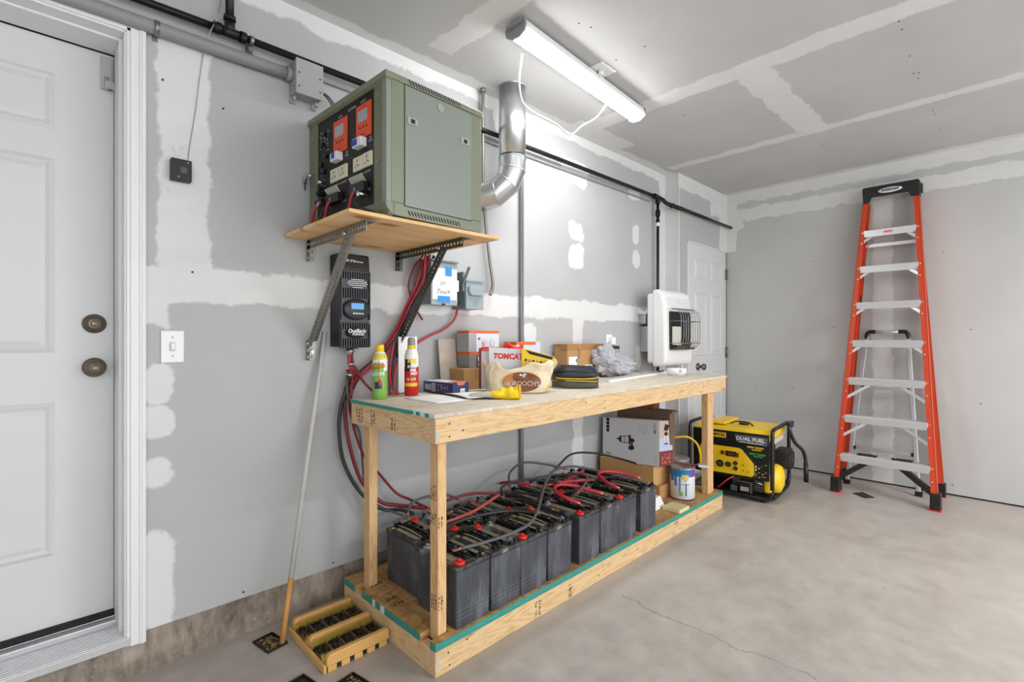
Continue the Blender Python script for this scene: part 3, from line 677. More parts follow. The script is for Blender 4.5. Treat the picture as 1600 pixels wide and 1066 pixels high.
# ------------------------------------------------------------ batteries
Bz = DZ
def make_battery():
    t_ = thing('battery', '', 'battery', (0, 0, 0))
    c = B()
    wv, lv, hv = .162, .251, .205
    lv_ = [(0, .0025), (.03, .0022), (.0315, .0012), (.034, .0022), (.046, .0022), (.0475, .0012), (.05, .0022), (.062, .002), (.0635, .001), (.066, .002), (.19, .0), (hv, 0)]
    prev = None
    for (z, i) in lv_:
        ring = []
        r_ = .006
        for (cx, cy, a0) in ((wv-i-r_, lv-i-r_, 0), (i+r_, lv-i-r_, PI/2), (i+r_, i+r_, PI), (wv-i-r_, i+r_, 1.5*PI)):
            for k in range(4): a = a0+PI/2*k/3; ring.append(c.bm.verts.new((cx+r_*math.cos(a), cy+r_*math.sin(a), z)))
        if prev:
            for k in range(16): c._face([prev[k], prev[(k+1) % 16], ring[(k+1) % 16], ring[k]], 0)
        else: c._face(ring[::-1], 0)
        prev = ring
    c._face(prev, 0)
    part('case', c, M_batt, t_)
    part('lid', B().box(-.001, .163, -.001, .252, .2055, .222), M_battl, t_, .004)
    part('label_strip', B().box(.022, .052, .045, .20, .222, .2245).box(.028, .031, .045, .2, .2245, .226).box(.043, .046, .045, .2, .2245, .226), M_dust, t_)
    part('label_strip', B().box(.128, .146, .05, .205, .222, .2245), M_dust, t_)
    part('vent_manifold', B().box(.074, .104, .035, .215, .222, .230).box(.066, .071, .03, .22, .222, .238).box(.108, .113, .03, .22, .222, .236).box(.080, .097, .04, .21, .230, .237), M_blackm, t_, .0015)
    for y in (.065, .125, .185): part('vent_cap', B().lathe([(.012, .229), (.0135, .232), (.0135, .243), (.011, .246), (0, .246)], (.089, y, 0), 12), M_blackm, t_)
    for y in (.018, .228): part('handle_lug', B().box(.105, .112, y-.007, y+.007, .222, .238).box(.125, .132, y-.007, y+.007, .222, .238).box(.112, .125, y-.002, y+.002, .222, .234), M_blackm, t_)
    part('terminal', B().lathe([(.017, .222), (.017, .228), (.014, .231), (0, .231)], (.030, .218, 0), 14).cyl((.03, .218, .231), (.03, .218, .239), .006), M_lead, t_, 0, 'grey lead terminal')
    part('terminal', B().lathe([(.021, .222), (.021, .2285), (.018, .2315), (0, .232)], (.033, .024, 0), 14).cyl((.033, .024, .232), (.033, .024, .240), .006), M_redc, t_, 0, 'red capped terminal')
    part('lid_clip', B().box(.020, .030, .235, .246, .222, .240).box(.045, .055, .235, .246, .222, .236).box(.020, .055, .240, .244, .222, .230), M_blackm, t_, .001)
    part('vent_hose', B().tube([(.118, .03, .226), (.121, .09, .232), (.119, .16, .230), (.121, .22, .226)], .0032, 6), M_dust, t_)
    part('fill_dot', B().cyl((.146, .03, .222), (.146, .03, .2235), .007), M_yel, t_, 0, 'yellow dot')
    return t_
bat0 = make_battery(); bats = []
fx0 = [1.083, 1.248, 1.413, 1.578, 1.800, 1.966, 2.132, 2.335]
ordl = ['first in the row, right behind the near bench leg', 'second from the near bench leg', 'third from the near bench leg', 'fourth from the near leg, just before the gap',
        'just past the gap between the two groups', 'sixth from the near bench leg', 'seventh from the near leg, before the last gap', 'last in the row, nearest the white paint can']
bkl = ['first in the row, between the two near bench legs', 'second from the near back bench leg', 'third from the near back bench leg', 'fourth from the near back bench leg', 'fifth from the near back bench leg',
       'sixth from the near back bench leg', 'seventh from the near back bench leg', 'last in the row, in front of the kraft carton']
first = True
for row in (0, 1):
    for i, x in enumerate(fx0):
        y = (1.399 if row == 0 else 1.665) + (x-1.08)*.014
        if row: x += .018
        flip = (i % 2 == 1)
        if row: flip = not flip
        rz = RB
        loc = (x, y, Bz)
        if flip: rz = RB+PI; loc = (x+.162, y+.2525, Bz)
        o = bat0 if first else copy_tree(bat0, loc, rz)
        o.location = loc; o.rotation_euler = (0, 0, rz)
        o['label'] = ('black battery in the front row, ' + ordl[i]) if row == 0 else ('black battery in the wall row, ' + bkl[i])
        o['group'] = 'black batteries on the bench deck'
        first = False

# cables over the batteries
zt = DZ+.2605
def cable(name, pts, r, m, label, lug=True, lugm=None, grp='battery cables'):
    t_ = thing(name, label, 'cable', pts[0], 0, grp)
    W('wire', B().tube(pts, r, 10), m, t_)
    if lug:
        for a, c in ((pts[0], pts[1]), (pts[-1], pts[-2])):
            a, c = Vector(a), Vector(c); d = (a-c).normalized()
            W('cable_lug', B().cyl(a-d*.012, a+d*.01, r*.85, r*.8, 10).bar(a+d*.006, a+d*.032, .016, .004), lugm or M_copper, t_)
    return t_
Z1 = zt+.012
cable('battery_cable', [(1.125, 1.43, Z1), (1.22, 1.41, Z1), (1.33, 1.39, Z1+.006), (1.46, 1.40, Z1+.012), (1.59, 1.47, Z1+.03), (1.77, 1.60, Z1+.055), (1.96, 1.71, Z1+.07), (2.14, 1.73, Z1+.06), (2.26, 1.66, Z1+.03), (2.34, 1.57, Z1+.005), (2.40, 1.47, Z1-.005)], .0065, M_cgry, 'longest grey cable, looping from the nearest battery across both groups')
cable('battery_cable', [(1.14, 1.60, Z1), (1.22, 1.62, Z1+.008), (1.32, 1.625, Z1+.01), (1.42, 1.60, Z1+.012), (1.52, 1.57, Z1+.006), (1.60, 1.49, Z1)], .0075, M_cblk, 'thick black cable over the middle of the nearest batteries')
cable('battery_cable', [(1.17, 1.68, Z1), (1.27, 1.66, Z1+.008), (1.38, 1.67, Z1+.01), (1.50, 1.71, Z1+.012), (1.60, 1.76, Z1+.006), (1.645, 1.785, Z1)], .007, M_redd, 'faded red cable between the two rows near the bench leg')
cable('battery_cable', [(1.28, 1.86, Z1), (1.40, 1.86, Z1+.015), (1.52, 1.845, Z1+.02), (1.62, 1.80, Z1+.008), (1.655, 1.79, Z1)], .0065, M_dred, 'dark red cable along the wall row near the bench leg')
cable('battery_cable', [(1.66, 1.69, Z1-.002), (1.655, 1.62, Z1+.01), (1.66, 1.55, Z1+.006), (1.68, 1.47, Z1)], .006, M_cblk, 'short black cable across the fourth battery of the front row')
cable('battery_cable', [(1.835, 1.445, Z1-.002), (1.80, 1.50, Z1+.02), (1.81, 1.57, Z1+.035), (1.88, 1.60, Z1+.04), (1.95, 1.56, Z1+.03), (2.0, 1.50, Z1+.01), (2.03, 1.455, Z1-.002)], .0085, M_red, 'thick red cable hooping over the first battery past the gap')
cable('battery_cable', [(2.168, 1.45, Z1-.002), (2.15, 1.51, Z1+.02), (2.18, 1.58, Z1+.035), (2.26, 1.60, Z1+.035), (2.35, 1.55, Z1+.02), (2.40, 1.47, Z1)], .0085, M_red, 'thick red cable hooping over the last two front batteries')
cable('battery_cable', [(2.04, 1.70, Z1), (2.14, 1.71, Z1+.012), (2.25, 1.74, Z1+.01), (2.33, 1.80, Z1)], .0085, M_red, 'thick red cable over the wall row near the far end')
cable('battery_cable', [(1.93, 1.73, Z1), (2.0, 1.70, Z1+.006), (2.09, 1.66, Z1+.006), (2.17, 1.63, Z1)], .0085, M_red, 'short thick red cable between the rows beyond the gap')
cable('battery_cable', [(1.90, 1.50, Z1+.02), (1.99, 1.53, Z1+.03), (2.08, 1.58, Z1+.045), (2.12, 1.68, Z1+.03), (2.08, 1.80, Z1+.01), (2.0, 1.86, Z1)], .006, M_cgry, 'grey cable crossing above the red hoops beyond the gap')
cable('battery_cable', [(1.76, 1.83, Z1), (1.86, 1.93, Z1+.04), (2.02, 1.985, Z1+.055), (2.16, 1.94, Z1+.03), (2.25, 1.87, Z1)], .0065, M_cgry, 'grey cable arching up against the wall behind the batteries')
cable('battery_cable', [(2.25, 1.93, Z1+.0), (2.40, 1.94, Z1+.05), (2.52, 1.86, Z1+.05), (2.62, 1.74, Z1+.02), (2.66, 1.64, Z1-.002)], .0065, M_cblk, 'black cable arching at the far end toward the kraft carton')
cable('battery_cable', [(1.65, 1.76, Z1), (1.70, 1.82, Z1+.02), (1.82, 1.80, Z1+.035), (1.93, 1.74, Z1+.02), (2.0, 1.66, Z1)], .0065, M_cblk, 'black cable bridging the gap between the wall row batteries')
cable('battery_cable', [(1.66, 1.78, Z1-.002), (1.70, 1.74, Z1+.008), (1.75, 1.66, Z1+.008), (1.77, 1.56, Z1)], .006, M_cblk, 'black cable slanting across the gap to the front row')
cable('battery_cable', [(1.335, 1.76, Z1), (1.38, 1.77, Z1+.004), (1.43, 1.78, Z1+.004), (1.47, 1.80, Z1)], .008, M_cblk, 'stubby black jumper on the wall row beside the faded red cable')
cable('battery_cable', [(1.79, 1.93, Z1-.002), (1.80, 1.88, Z1+.01), (1.84, 1.83, Z1+.01), (1.88, 1.79, Z1)], .008, M_red, 'short red jumper at the wall side just past the gap')
cable('battery_cable', [(1.20, 1.90, Z1-.01), (1.24, 1.93, Z1+.02), (1.32, 1.93, Z1+.03), (1.40, 1.90, Z1+.03), (1.46, 1.88, Z1)], .0065, M_cgry, 'grey cable arching over the wall row near the back bench leg')
# cables coming down the wall from the controller to the batteries
def run(name, pts, r, m, label, cat='cable', grp='cables down the wall'):
    return single(name, B().tube(pts, r, 8), m, label, cat, pts[-1], 0, grp)
run('wall_cable', [(1.00, 2.05, 1.0), (.985, 2.06, .93), (.962, 2.06, .85), (.955, 2.06, .76), (.975, 2.06, .62), (1.04, 2.04, .48), (1.13, 2.0, .39), (1.19, 1.95, .385), (1.215, 1.88, .378)], .0085, M_cblk, 'thick black cable bowing down the wall left of the workbench')
run('wall_cable', [(1.00, 2.068, 1.02), (.998, 2.07, .95), (.985, 2.07, .86), (1.0, 2.06, .70), (1.05, 2.05, .53), (1.13, 2.02, .42), (1.20, 1.98, .395), (1.29, 1.90, .38)], .0085, M_dred, 'thick dark red cable bowing down the wall left of the workbench')
run('wall_cable', [(1.005, 2.02, 1.02), (1.0, 2.03, .96), (.995, 2.03, .9), (1.01, 2.05, .8), (1.07, 2.06, .63), (1.15, 2.06, .53), (1.23, 2.05, .43), (1.29, 2.01, .39), (1.30, 1.88, .378)], .006, M_dred, 'thin dark red cable slanting behind the back bench leg to the batteries')
run('wall_cable', [(.985, 2.05, .98), (.99, 2.05, .9), (1.02, 2.07, .8), (1.06, 2.075, .72), (1.08, 2.07, .5), (1.11, 2.04, .40), (1.15, 1.96, .385), (1.17, 1.89, .378)], .0055, M_cgry, 'thin grey cable hanging beside the back bench leg')

# ------------------------------------------------------------ wall shelf of plywood on slotted steel angles
def flange(b, o, d, s, L, wd, th=.0022, pitch=.0215, hw=.0055, hl=.013, m=0):
    """flat strip with real slots: o start, d direction, s sideways; thickness along d x s"""
    o, d, s = Vector(o), Vector(d).normalized(), Vector(s).normalized(); n = d.cross(s)*th
    N = max(1, int(L/pitch)); pt = L/N
    def q(p):
        A = [b.bm.verts.new(x) for x in p]; C = [b.bm.verts.new(x+n) for x in p]
        b._face(A[::-1], m); b._face(C, m)
        for k in range(4): b._face([A[k], A[(k+1) % 4], C[(k+1) % 4], C[k]], m)
    c0, c1 = wd/2-hw, wd/2+hw
    P = lambda a, c: o+d*a+s*c
    q([P(0, 0), P(L, 0), P(L, c0), P(0, c0)]); q([P(0, c1), P(L, c1), P(L, wd), P(0, wd)])
    for i in range(N+1):
        a0 = 0 if i == 0 else i*pt-(pt-hl)/2; a1 = L if i == N else i*pt+(pt-hl)/2
        q([P(a0, c0), P(a1, c0), P(a1, c1), P(a0, c1)])
def angle_iron(o, d, s1, s2, L, w1=.036, w2=.036):
    b = B(); flange(b, o, d, s1, L, w1); flange(b, o, d, s2, L, w2); return b
ZS = 1.572
sh = thing('wall_shelf', 'plywood shelf board on two slotted steel brackets under the green cabinet', 'shelf', (1.07, 1.82, ZS))
bd = W('board', B().box(.742, 1.41, 1.528, 2.104, ZS, ZS+.013), M_ply, sh, .001)
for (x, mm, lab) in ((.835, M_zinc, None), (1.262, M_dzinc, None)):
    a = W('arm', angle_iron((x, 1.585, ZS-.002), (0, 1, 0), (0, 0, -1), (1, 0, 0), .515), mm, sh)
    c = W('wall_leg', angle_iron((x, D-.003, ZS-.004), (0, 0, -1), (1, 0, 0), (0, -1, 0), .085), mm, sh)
    p0 = Vector((x-.002, 2.09, 1.145)); p1 = Vector((x-.002, 1.735, ZS-.02)); d_ = (p1-p0); L_ = d_.length; d_.normalize()
    nn = Vector((0, d_.z, -d_.y)) * -1
    e = W('brace', angle_iron(p0, d_, (1, 0, 0), nn, L_, .038, .036), mm, sh)
    f = W('foot_plate', angle_iron((x-.002, D-.003, 1.150), (0, 0, -1), (1, 0, 0), (0, -1, 0), .085), mm, sh)
    for (yy, zz) in ((1.75, ZS-.025), (2.088, 1.135)): W('bolt', B().cyl((x-.010, yy, zz), (x+.008, yy, zz), .008, n=6), M_galv, sh)
    W('bolt', B().cyl((x+.018, D-.014, 1.10), (x+.018, D-.004, 1.10), .007, n=6), M_galv, sh)

# ------------------------------------------------------------ green inverter cabinet
R25 = math.radians(2.5)
cb = thing('inverter_cabinet', 'olive green metal cabinet with black meter panel standing on the plywood shelf', 'cabinet', (.865, 1.505, ZS+.0135), R25)
CW, CD, CH = .442, .592, .488
g = lambda *a: B().box(*a)
part('base', B().box(.012, CW-.002, .004, CD-.004, 0, .038), M_olive2, cb, .003)
bs = B().prism([(-.004, .045), (.004, .020), (.02, .004), (.03, 0), (.03, .045)], (0, 0, 0), (1, 0, 0), (0, 0, 1), (0, CD, 0)).box(.03, CW, 0, CD, 0.0, .045)
part('base_skirt', bs, M_olive, cb, .003)
part('top_cap', B().box(-.006, CW+.004, -.006, CD, .466, CH), M_olive, cb, .003)
part('top_cap', B().prism([(-.006, .466), (.02, .466), (.02, .458), (.004, .458)], (0, -.004, 0), (1, 0, 0), (0, 0, 1), (0, CD, 0)), M_olive2, cb)
part('body', B().box(.02, CW, .0, CD, .045, .466), M_olive, cb, .002)
part('corner_post', B().box(-.002, .02, -.002, .028, .040, .466), M_olived, cb, .004)
part('mounting_rail', B().box(.004, .022, .030, .086, .045, .462), M_olive2, cb, .001)
part('mounting_rail', B().box(.004, .022, .522, CD, .045, .462), M_olive2, cb, .001)
panel = part('meter_panel', B().box(.008, .02, .086, .522, .042, .464), mat('black_panel', '#060607', .5), cb)
for z in (.423, .338, .189, .096): part('rail_screw', B().cyl((.001, .056, z), (.004, .056, z), .0045, n=10), M_olived, cb)
for z in (.41, .329, .181, .10): part('rail_screw', B().cyl((.001, .565, z), (.004, .565, z), .0045, n=10), M_olived, cb)
U_, V_ = (0, -1, 0), (0, 0, 1)   # reading directions on the meter side
def ctext(txt, y, z, size, m=None, **k): return text('lettering', txt, size, m or M_txtg, cb, (.0075, y, z), U_, V_, world=False, **k)
for (y0, y1, z0, z1) in ((.277, .383, .292, .42), (.105, .208, .302, .425)):
    m_ = part('meter', B().box(.003, .008, y0, y1, z0, z1), M_orange, cb, .001)
    link('display', B().box(.0015, .003, y0+(y1-y0)*.24, y1-(y1-y0)*.14, z1-.065, z1-.022).bm, M_lcd, m_)
    for k in range(3): link('meter_button', B().cyl((.001, y1-.03-k*.022, z1-.085), (.003, y1-.03-k*.022, z1-.085), .0035, n=10).bm, M_ink, m_)
    link('film_lettering', stamp((.0028, y1-.03, z0+.008), (0, -1, 0), (0, 0, 1), (-1, 0, 0), 1, 3, .011, .012, int(y0*1000), .6).bm, M_ink, m_)
for (y0, y1, z0, z1, bl) in ((.315, .370, .258, .291, (.335, .352, .266, .288)), (.14, .20, .266, .299, (.165, .196, .272, .293))):
    b_ = part('breaker', B().box(-.018, .008, y0, y1, z0, z1), M_white, cb, .002)
    link('rocker', B().box(-.022, -.018, *bl).bm, M_blue, b_)
for (yc, zc) in ((.373, .211), (.305, .211), (.195, .213), (.128, .214)):
    s_ = part('socket', B().box(.0, .008, yc-.031, yc+.031, zc-.025, zc+.027), M_cream, cb, .002)
    for (dy, dz, w_, h_) in ((0, .012, .004, .010), (.010, -.010, .005, .006), (-.010, -.008, .005, .006), (0, -.002, .008, .003)):
        link('slot', B().box(-.0006, .0, yc+dy-w_/2, yc+dy+w_/2, zc+dz-h_/2, zc+dz+h_/2).bm, M_ink, s_)
for (yc, zc) in ((.360, .148), (.173, .150)):
    fl = part('flap', B().prism([(-.046, -.016), (.046, -.016), (.046, .014), (-.046, .014)], (-.012, yc, zc), (0, 1, 0), (-.62, 0, .78), (-.003, 0, -.002)), mat('light_grey_flap', '#b5b2ab', .5), cb)
    part('flap_housing', B().box(-.018, .008, yc-.048, yc+.048, zc-.05, zc-.014), M_blackm, cb, .003)
for k, (yc) in enumerate((.36, .17)): pass
# left column: small sockets and switches
for (y, z) in ((.47, .25), (.49, .28), (.45, .31), (.48, .36), (.46, .40)):
    part('knob', B().cyl((-.004, y, z), (.008, y, z), .010, n=14), M_blackm, cb)
part('terminal_cluster', B().box(-.014, .008, .455, .51, .12, .135).cyl((-.02, .48, .16), (.008, .48, .16), .010).cyl((-.02, .47, .18), (.008, .47, .18), .008), M_blackm, cb, .001)
part('silver_stud', B().cyl((-.016, .475, .205), (.008, .475, .205), .007), M_galv, cb)
part('silver_stud', B().cyl((-.03, .135, .088), (.008, .135, .088), .007).cyl((-.03, .135, .074), (-.03, .135, .096), .006), M_galv, cb)
ctext('AMPY', .335, .432, .011); ctext('COMPY', .165, .437, .011); ctext('LED METER', .245, .436, .012, M_txtg, sx=.9)
ctext('15A\nFUSE', .285, .277, .012); ctext('15A\nFUSE', .115, .287, .012)
ctext('220V AC OUTPUT', .33, .174, .012, M_txtg, sx=.9); ctext('220V AC OUTPUT', .155, .174, .012, M_txtg, sx=.9)
ctext('N  U  L', .30, .10, .012); ctext('+ 12V', .13, .108, .012)
part('panel_marks', stamp((.0078, .51, .33), (0, -1, 0), (0, 0, 1), (-1, 0, 0), 5, 3, .03, .018, 5, .45), M_txtg, cb)
part('panel_marks', stamp((.0078, .50, .19), (0, -1, 0), (0, 0, 1), (-1, 0, 0), 3, 2, .025, .018, 8, .4), M_txtg, cb)
for (y, z, y2, z2, r) in ((.365, .122, .415, .03, .005), (.178, .122, .225, .03, .005), (.475, .12, .530, .03, .005)):
    cable_ = part('red_lead', B().tube([(-.008, y, z), (-.022, (y*2+y2)/3, (z*2+z2)/3), (-.022, (y+y2*2)/3, (z+z2*2)/3), (-.020, y2+.015, .006)], r, 8), M_red, cb)
    part('lead_lug', B().tube([(0, y-.012, z+.004), (-.010, y, z+.002), (-.016, y+.008, z-.012)], .006, 8), M_lead, cb)
part('black_lead', B().tube([(-.03, .135, .078), (-.045, .13, .05), (-.04, .09, .025), (-.02, .04, .006)], .0045, 8), M_cblk, cb)
part('black_lead', B().tube([(-.006, .40, .10), (-.03, .42, .06), (-.03, .44, .004)], .004, 8), M_cblk, cb)
part('silver_lug', B().cyl((-.02, .50, .095), (-.02, .51, .07), .006), M_lead, cb)
# side door
dr = part('side_door', B().box(.074, .385, -.0035, .0, .039, .463), M_olived, cb, .001)
link('door_gap', B().box(.0715, .074, -.0006, .0, .037, .465).box(.385, .3875, -.0006, .0, .037, .465).box(.0715, .3875, -.0006, .0, .463, .4655).box(.0715, .3875, -.0006, 0, .0365, .039).bm, M_ink, dr)
for (x0, z0) in ((.082, .330), (.329, .330)):
    lt = part('door_latch', B().box(x0, x0+.044, -.007, -.0035, z0, z0+.025), M_greyb, cb, .001)
    link('latch_slot', B().box(x0+.014, x0+.031, -.0078, -.007, z0+.005, z0+.02).bm, M_ink, lt)
part('door_lock', B().cyl((.230, -.0065, .434), (.230, -.0035, .434), .015, n=24).cyl((.230, -.0075, .434), (.230, -.0065, .434), .006), M_greyb, cb)
for i in range(18):
    x = .088+i*.0135
    for z0 in (.469, .008):
        o_ = link('vent_slot', B().bar((x, -.0066 if z0 > .2 else -.0006, z0+.0145), (x+.009, -.0066 if z0 > .2 else -.0006, z0), .001, .0042, (0, -1, 0)).bm if False else
             B().quad([(x-.003, -.0068 if z0 > .2 else -.0008, z0+.0155), (x+.0022, -.0068 if z0 > .2 else -.0008, z0+.0165), (x+.0122, -.0068 if z0 > .2 else -.0008, z0), (x+.007, -.0068 if z0 > .2 else -.0008, z0-.001)]).bm, M_ink, cb)
kb = part('key_ring', B().cyl((.004, .556, .249), (-.02, .556, .249), .007).tube([(-.02, .556, .249), (-.022, .575, .244), (-.022, .575, .222)], .005, 8), M_galv, cb)
part('key', B().ball((-.022, .578, .228), .012, (.35, 1, 1.3)).box(-.0235, -.0215, .574, .583, .19, .218), M_black, cb)

# ------------------------------------------------------------ charge controller
fm = thing('charge_controller', 'tall black finned charge controller on the wall under the plywood shelf', 'charge controller', (1.003, D, 1.117))
x0, x1, yf, z0, z1 = .935, 1.074, 2.002, 1.117, 1.522
W('back_case', B().box(x0, x1-.004, yf+.012, D-.001, z0+.004, z1), M_black, fm, .004)
W('top_cover', B().prism([(yf+.012, z1-.072), (yf+.004, z1-.072), (yf+.010, z1-.005), (yf+.04, z1), (D-.002, z1), (D-.002, z1-.072)], (x0-.001, 0, 0), (0, 1, 0), (0, 0, 1), (x1-x0-.002, 0, 0)), M_black, fm, .003)
M_fin = mat('charcoal_fin', '#25282e', .4)
W('front_plate', B().box(x0, x1, yf+.008, yf+.014, z0, z1-.07), M_fin, fm, .002)
nf = 13
for i in range(nf):
    x = x0+.003+(x1-x0-.010)*i/(nf-1)
    if 0: pass
    for (za, zb) in (((z0+.004, z0+.105), (z0+.122, z1-.075)) if abs(i-6) > 5 else ((z0+.004, z0+.040), (z0+.080, z0+.108), (z1-.190, z1-.148), (z1-.108, z1-.077))):
        W('fin', B().box(x, x+.0045, yf-.002, yf+.008, za, zb), M_fin, fm)
for k, hw in enumerate((.030, .042, .048, .040, .024)):
    xc = x0+.075
    W('stripe', B().box(xc-hw, xc+hw, yf-.004, yf+.008, z1-.112-k*.0085, z1-.1095-k*.0085), M_txtw, fm)
xc = x0+.073
W('display_bezel', B().lathe([(.062, 0), (.062, .008), (.055, .013), (0, .013)], (0, 0, 0), 40, Matrix.Translation((xc, yf+.004, 1.283)) @ Matrix.Rotation(PI/2, 4, 'X') @ Matrix.Diagonal((1.0, .74, 1, 1))), M_fin, fm)
W('display', B().box(xc-.030, xc+.028, yf-.0105, yf-.009, 1.283, 1.309), mat('lit_blue_display', '#4a88c0', .3, emit=('#5a9ad0', .18)), fm)
W('display_frame', B().box(xc-.033, xc+.031, yf-.0098, yf-.0088, 1.280, 1.312), M_ink, fm)
for k in range(4): W('key', B().box(xc-.022+k*.013, xc-.013+k*.013, yf-.011, yf-.009, 1.262, 1.267), M_txtw, fm)
W('badge', B().lathe([(.040, 0), (.040, .0035), (0, .0035)], (0, 0, 0), 32, Matrix.Translation((xc, yf-.000, 1.183)) @ Matrix.Rotation(PI/2, 4, 'X') @ Matrix.Diagonal((1.15, .62, 1, 1))), M_fin, fm)
text('lettering', 'FLEXmax', .0205, M_txtw, fm, (x0+.068, yf+.0075, z1-.033), (1, 0, 0), (0, 0, 1), .012)
text('lettering', 'OutBack', .023, M_txtw, fm, (xc, yf-.0045, 1.189), (1, 0, 0), (0, 0, 1), .02)
text('lettering', 'POWER', .0125, M_txtw, fm, (xc+.006, yf-.0045, 1.174), (1, 0, 0), (0, 0, 1), .02, sx=1.3)
W('cable_gland', B().cyl((1.0, 2.05, 1.085), (1.0, 2.05, 1.118), .016, n=12).cyl((1.0, 2.05, 1.098), (1.0, 2.05, 1.106), .020, n=8), M_galv, fm)
W('port', B().box(1.0, 1.014, yf-.003, yf+.008, 1.113, 1.128), M_ink, fm)
# cables from the gland downwards and from the cabinet
run('controller_cable', [(.996, 2.05, 1.086), (1.0, 2.052, 1.05), (1.012, 2.055, 1.02), (1.022, 2.055, 1.0), (1.005, 2.06, .97), (.985, 2.062, .94)], .009, M_red, 'red cable leaving the bottom gland of the black controller')
run('controller_cable', [(1.005, 2.045, 1.086), (1.012, 2.045, 1.05), (1.03, 2.04, 1.01), (1.055, 2.03, .965), (1.085, 2.02, .93), (1.11, 2.01, .905)], .006, M_dred, 'dark red cable from the controller gland down to the worktop')
for k, (y, z) in enumerate(((2.05, 1.045), (2.055, .995))):
    single('hose_clamp', B().lathe([(.0165, -.005), (.018, -.005), (.018, .005), (.0165, .005)], (1.004 if k == 0 else 1.0, y, z), 16, Matrix.Rotation(.5*k, 4, 'Y')).box(1.0, 1.012, y-.024, y-.014, z-.005, z+.005), M_galv, 'shiny hose clamp around the red cable, ' + ('just below the controller' if k == 0 else 'lower of the two'), 'clamp', (1.004, y, z))
bun = [(1.375, 2.0, 1.56), (1.375, 2.04, 1.50), (1.36, 2.06, 1.42), (1.31, 2.07, 1.30), (1.24, 2.07, 1.17), (1.15, 2.07, 1.06), (1.06, 2.065, .99), (1.02, 2.06, .95), (1.0, 2.06, .90)]
off = [(.012, 0), (-.012, 0), (.0, -.016), (.03, .0)]
lbl = ['bright red cable falling from the shelf toward the controller, outermost', 'bright red cable falling from the shelf toward the controller, innermost', 'dark red cable within the bundle falling from the shelf', 'black cable within the bundle falling from the shelf']
for (dx, dy), m_, l_, sg in zip(off, (M_red, M_red, M_dred, M_cblk), lbl, (0, 1, 2, 3)):
    pp = [(x+dx*(1 if i < 6 else .5), min(y+dy*.5-(.008 if sg > 1 else 0), 2.095), z+.012*sg*(1 if i > 2 else 0)) for i, (x, y, z) in enumerate(bun)]
    run('shelf_cable', pp, .0065 if sg < 3 else .0075, m_, l_, grp='cables falling from the shelf')
run('shelf_cable', [(1.36, 2.02, 1.56), (1.335, 2.06, 1.50), (1.315, 2.075, 1.42), (1.33, 2.08, 1.36), (1.35, 2.085, 1.32), (1.40, 2.085, 1.25)], .005, M_dred, 'thin dark red cable curving left below the shelf', grp='cables falling from the shelf')
run('shelf_cable', [(1.36, 2.0, 1.56), (1.37, 2.03, 1.45), (1.365, 2.07, 1.36), (1.31, 2.08, 1.27), (1.25, 2.075, 1.18), (1.21, 2.06, 1.08), (1.195, 2.05, .98), (1.19, 2.03, .93), (1.17, 2.0, .905)], .006, M_red, 'red cable dropping to the worktop behind the two spray cans', grp='cables falling from the shelf')
run('shelf_cable', [(1.375, 2.01, 1.56), (1.385, 2.04, 1.45), (1.375, 2.07, 1.35), (1.32, 2.08, 1.25), (1.265, 2.075, 1.16), (1.225, 2.06, 1.06), (1.205, 2.05, .97), (1.18, 2.02, .92)], .005, M_cblk, 'black cable dropping to the worktop behind the two spray cans', grp='cables falling from the shelf')
run('shelf_cable', [(1.60, 2.06, 1.33), (1.605, 2.075, 1.28), (1.58, 2.08, 1.24), (1.52, 2.08, 1.20), (1.44, 2.08, 1.17), (1.34, 2.08, 1.12), (1.26, 2.07, 1.07), (1.22, 2.05, .98), (1.20, 2.03, .92)], .006, M_red, 'red cable curving out from under the grey paper covered box', grp='cables falling from the shelf')

# ------------------------------------------------------------ electrical boxes
ep = thing('breaker_panel', 'grey breaker box with taped handwritten note behind the shelf brace', 'electrical box', (1.47, D, 1.325))
W('body', B().box(1.395, 1.548, 2.006, D-.001, 1.325, 1.54), M_elec, ep, .002)
W('cover', B().box(1.392, 1.552, 1.998, 2.006, 1.322, 1.532), M_elec, ep, .002)
W('hood', B().prism([(1.99, 1.536), (1.992, 1.545), (D-.002, 1.555), (D-.002, 1.54)], (1.39, 0, 0), (0, 1, 0), (0, 0, 1), (.165, 0, 0)), M_elecd, ep)
nt_ = W('note', B().box(1.40, 1.548, 1.9965, 1.9978, 1.35, 1.505), M_paper, ep)
link('note_fold', B().box(1.44, 1.56, 1.9955, 1.9968, 1.395, 1.452).bm, mat('paper_back', '#e4e6e4', .7), nt_).location = -ep.location
W('tape', B().box(1.475, 1.515, 1.995, 1.9963, 1.468, 1.515), mat('blue_masking_tape', '#2a8fe0', .6), ep)
W('tape', B().box(1.43, 1.505, 1.995, 1.9963, 1.338, 1.368), _M['blue_masking_tape'], ep)
text('handwriting', 'or', .038, M_ink, ep, (1.46, 1.9955, 1.432), (1, 0, 0), (0, 0, 1), -.012, .2)
text('handwriting', 'Touch', .032, M_ink, ep, (1.462, 1.9953, 1.388), (1, 0, 0), (0, 0, 1), -.012, .2)
W('latch', B().box(1.455, 1.475, 1.995, 1.999, 1.322, 1.330), M_ink, ep)
ds = thing('disconnect_switch', 'small blue grey disconnect box with side lever, right of the noted box', 'electrical box', (1.66, D, 1.31))
W('body', B().box(1.601, 1.722, 1.998, D-.001, 1.31, 1.46), M_elecd, ds, .002)
W('cover', B().box(1.603, 1.724, 1.990, 1.998, 1.308, 1.452), M_elec, ds, .003)
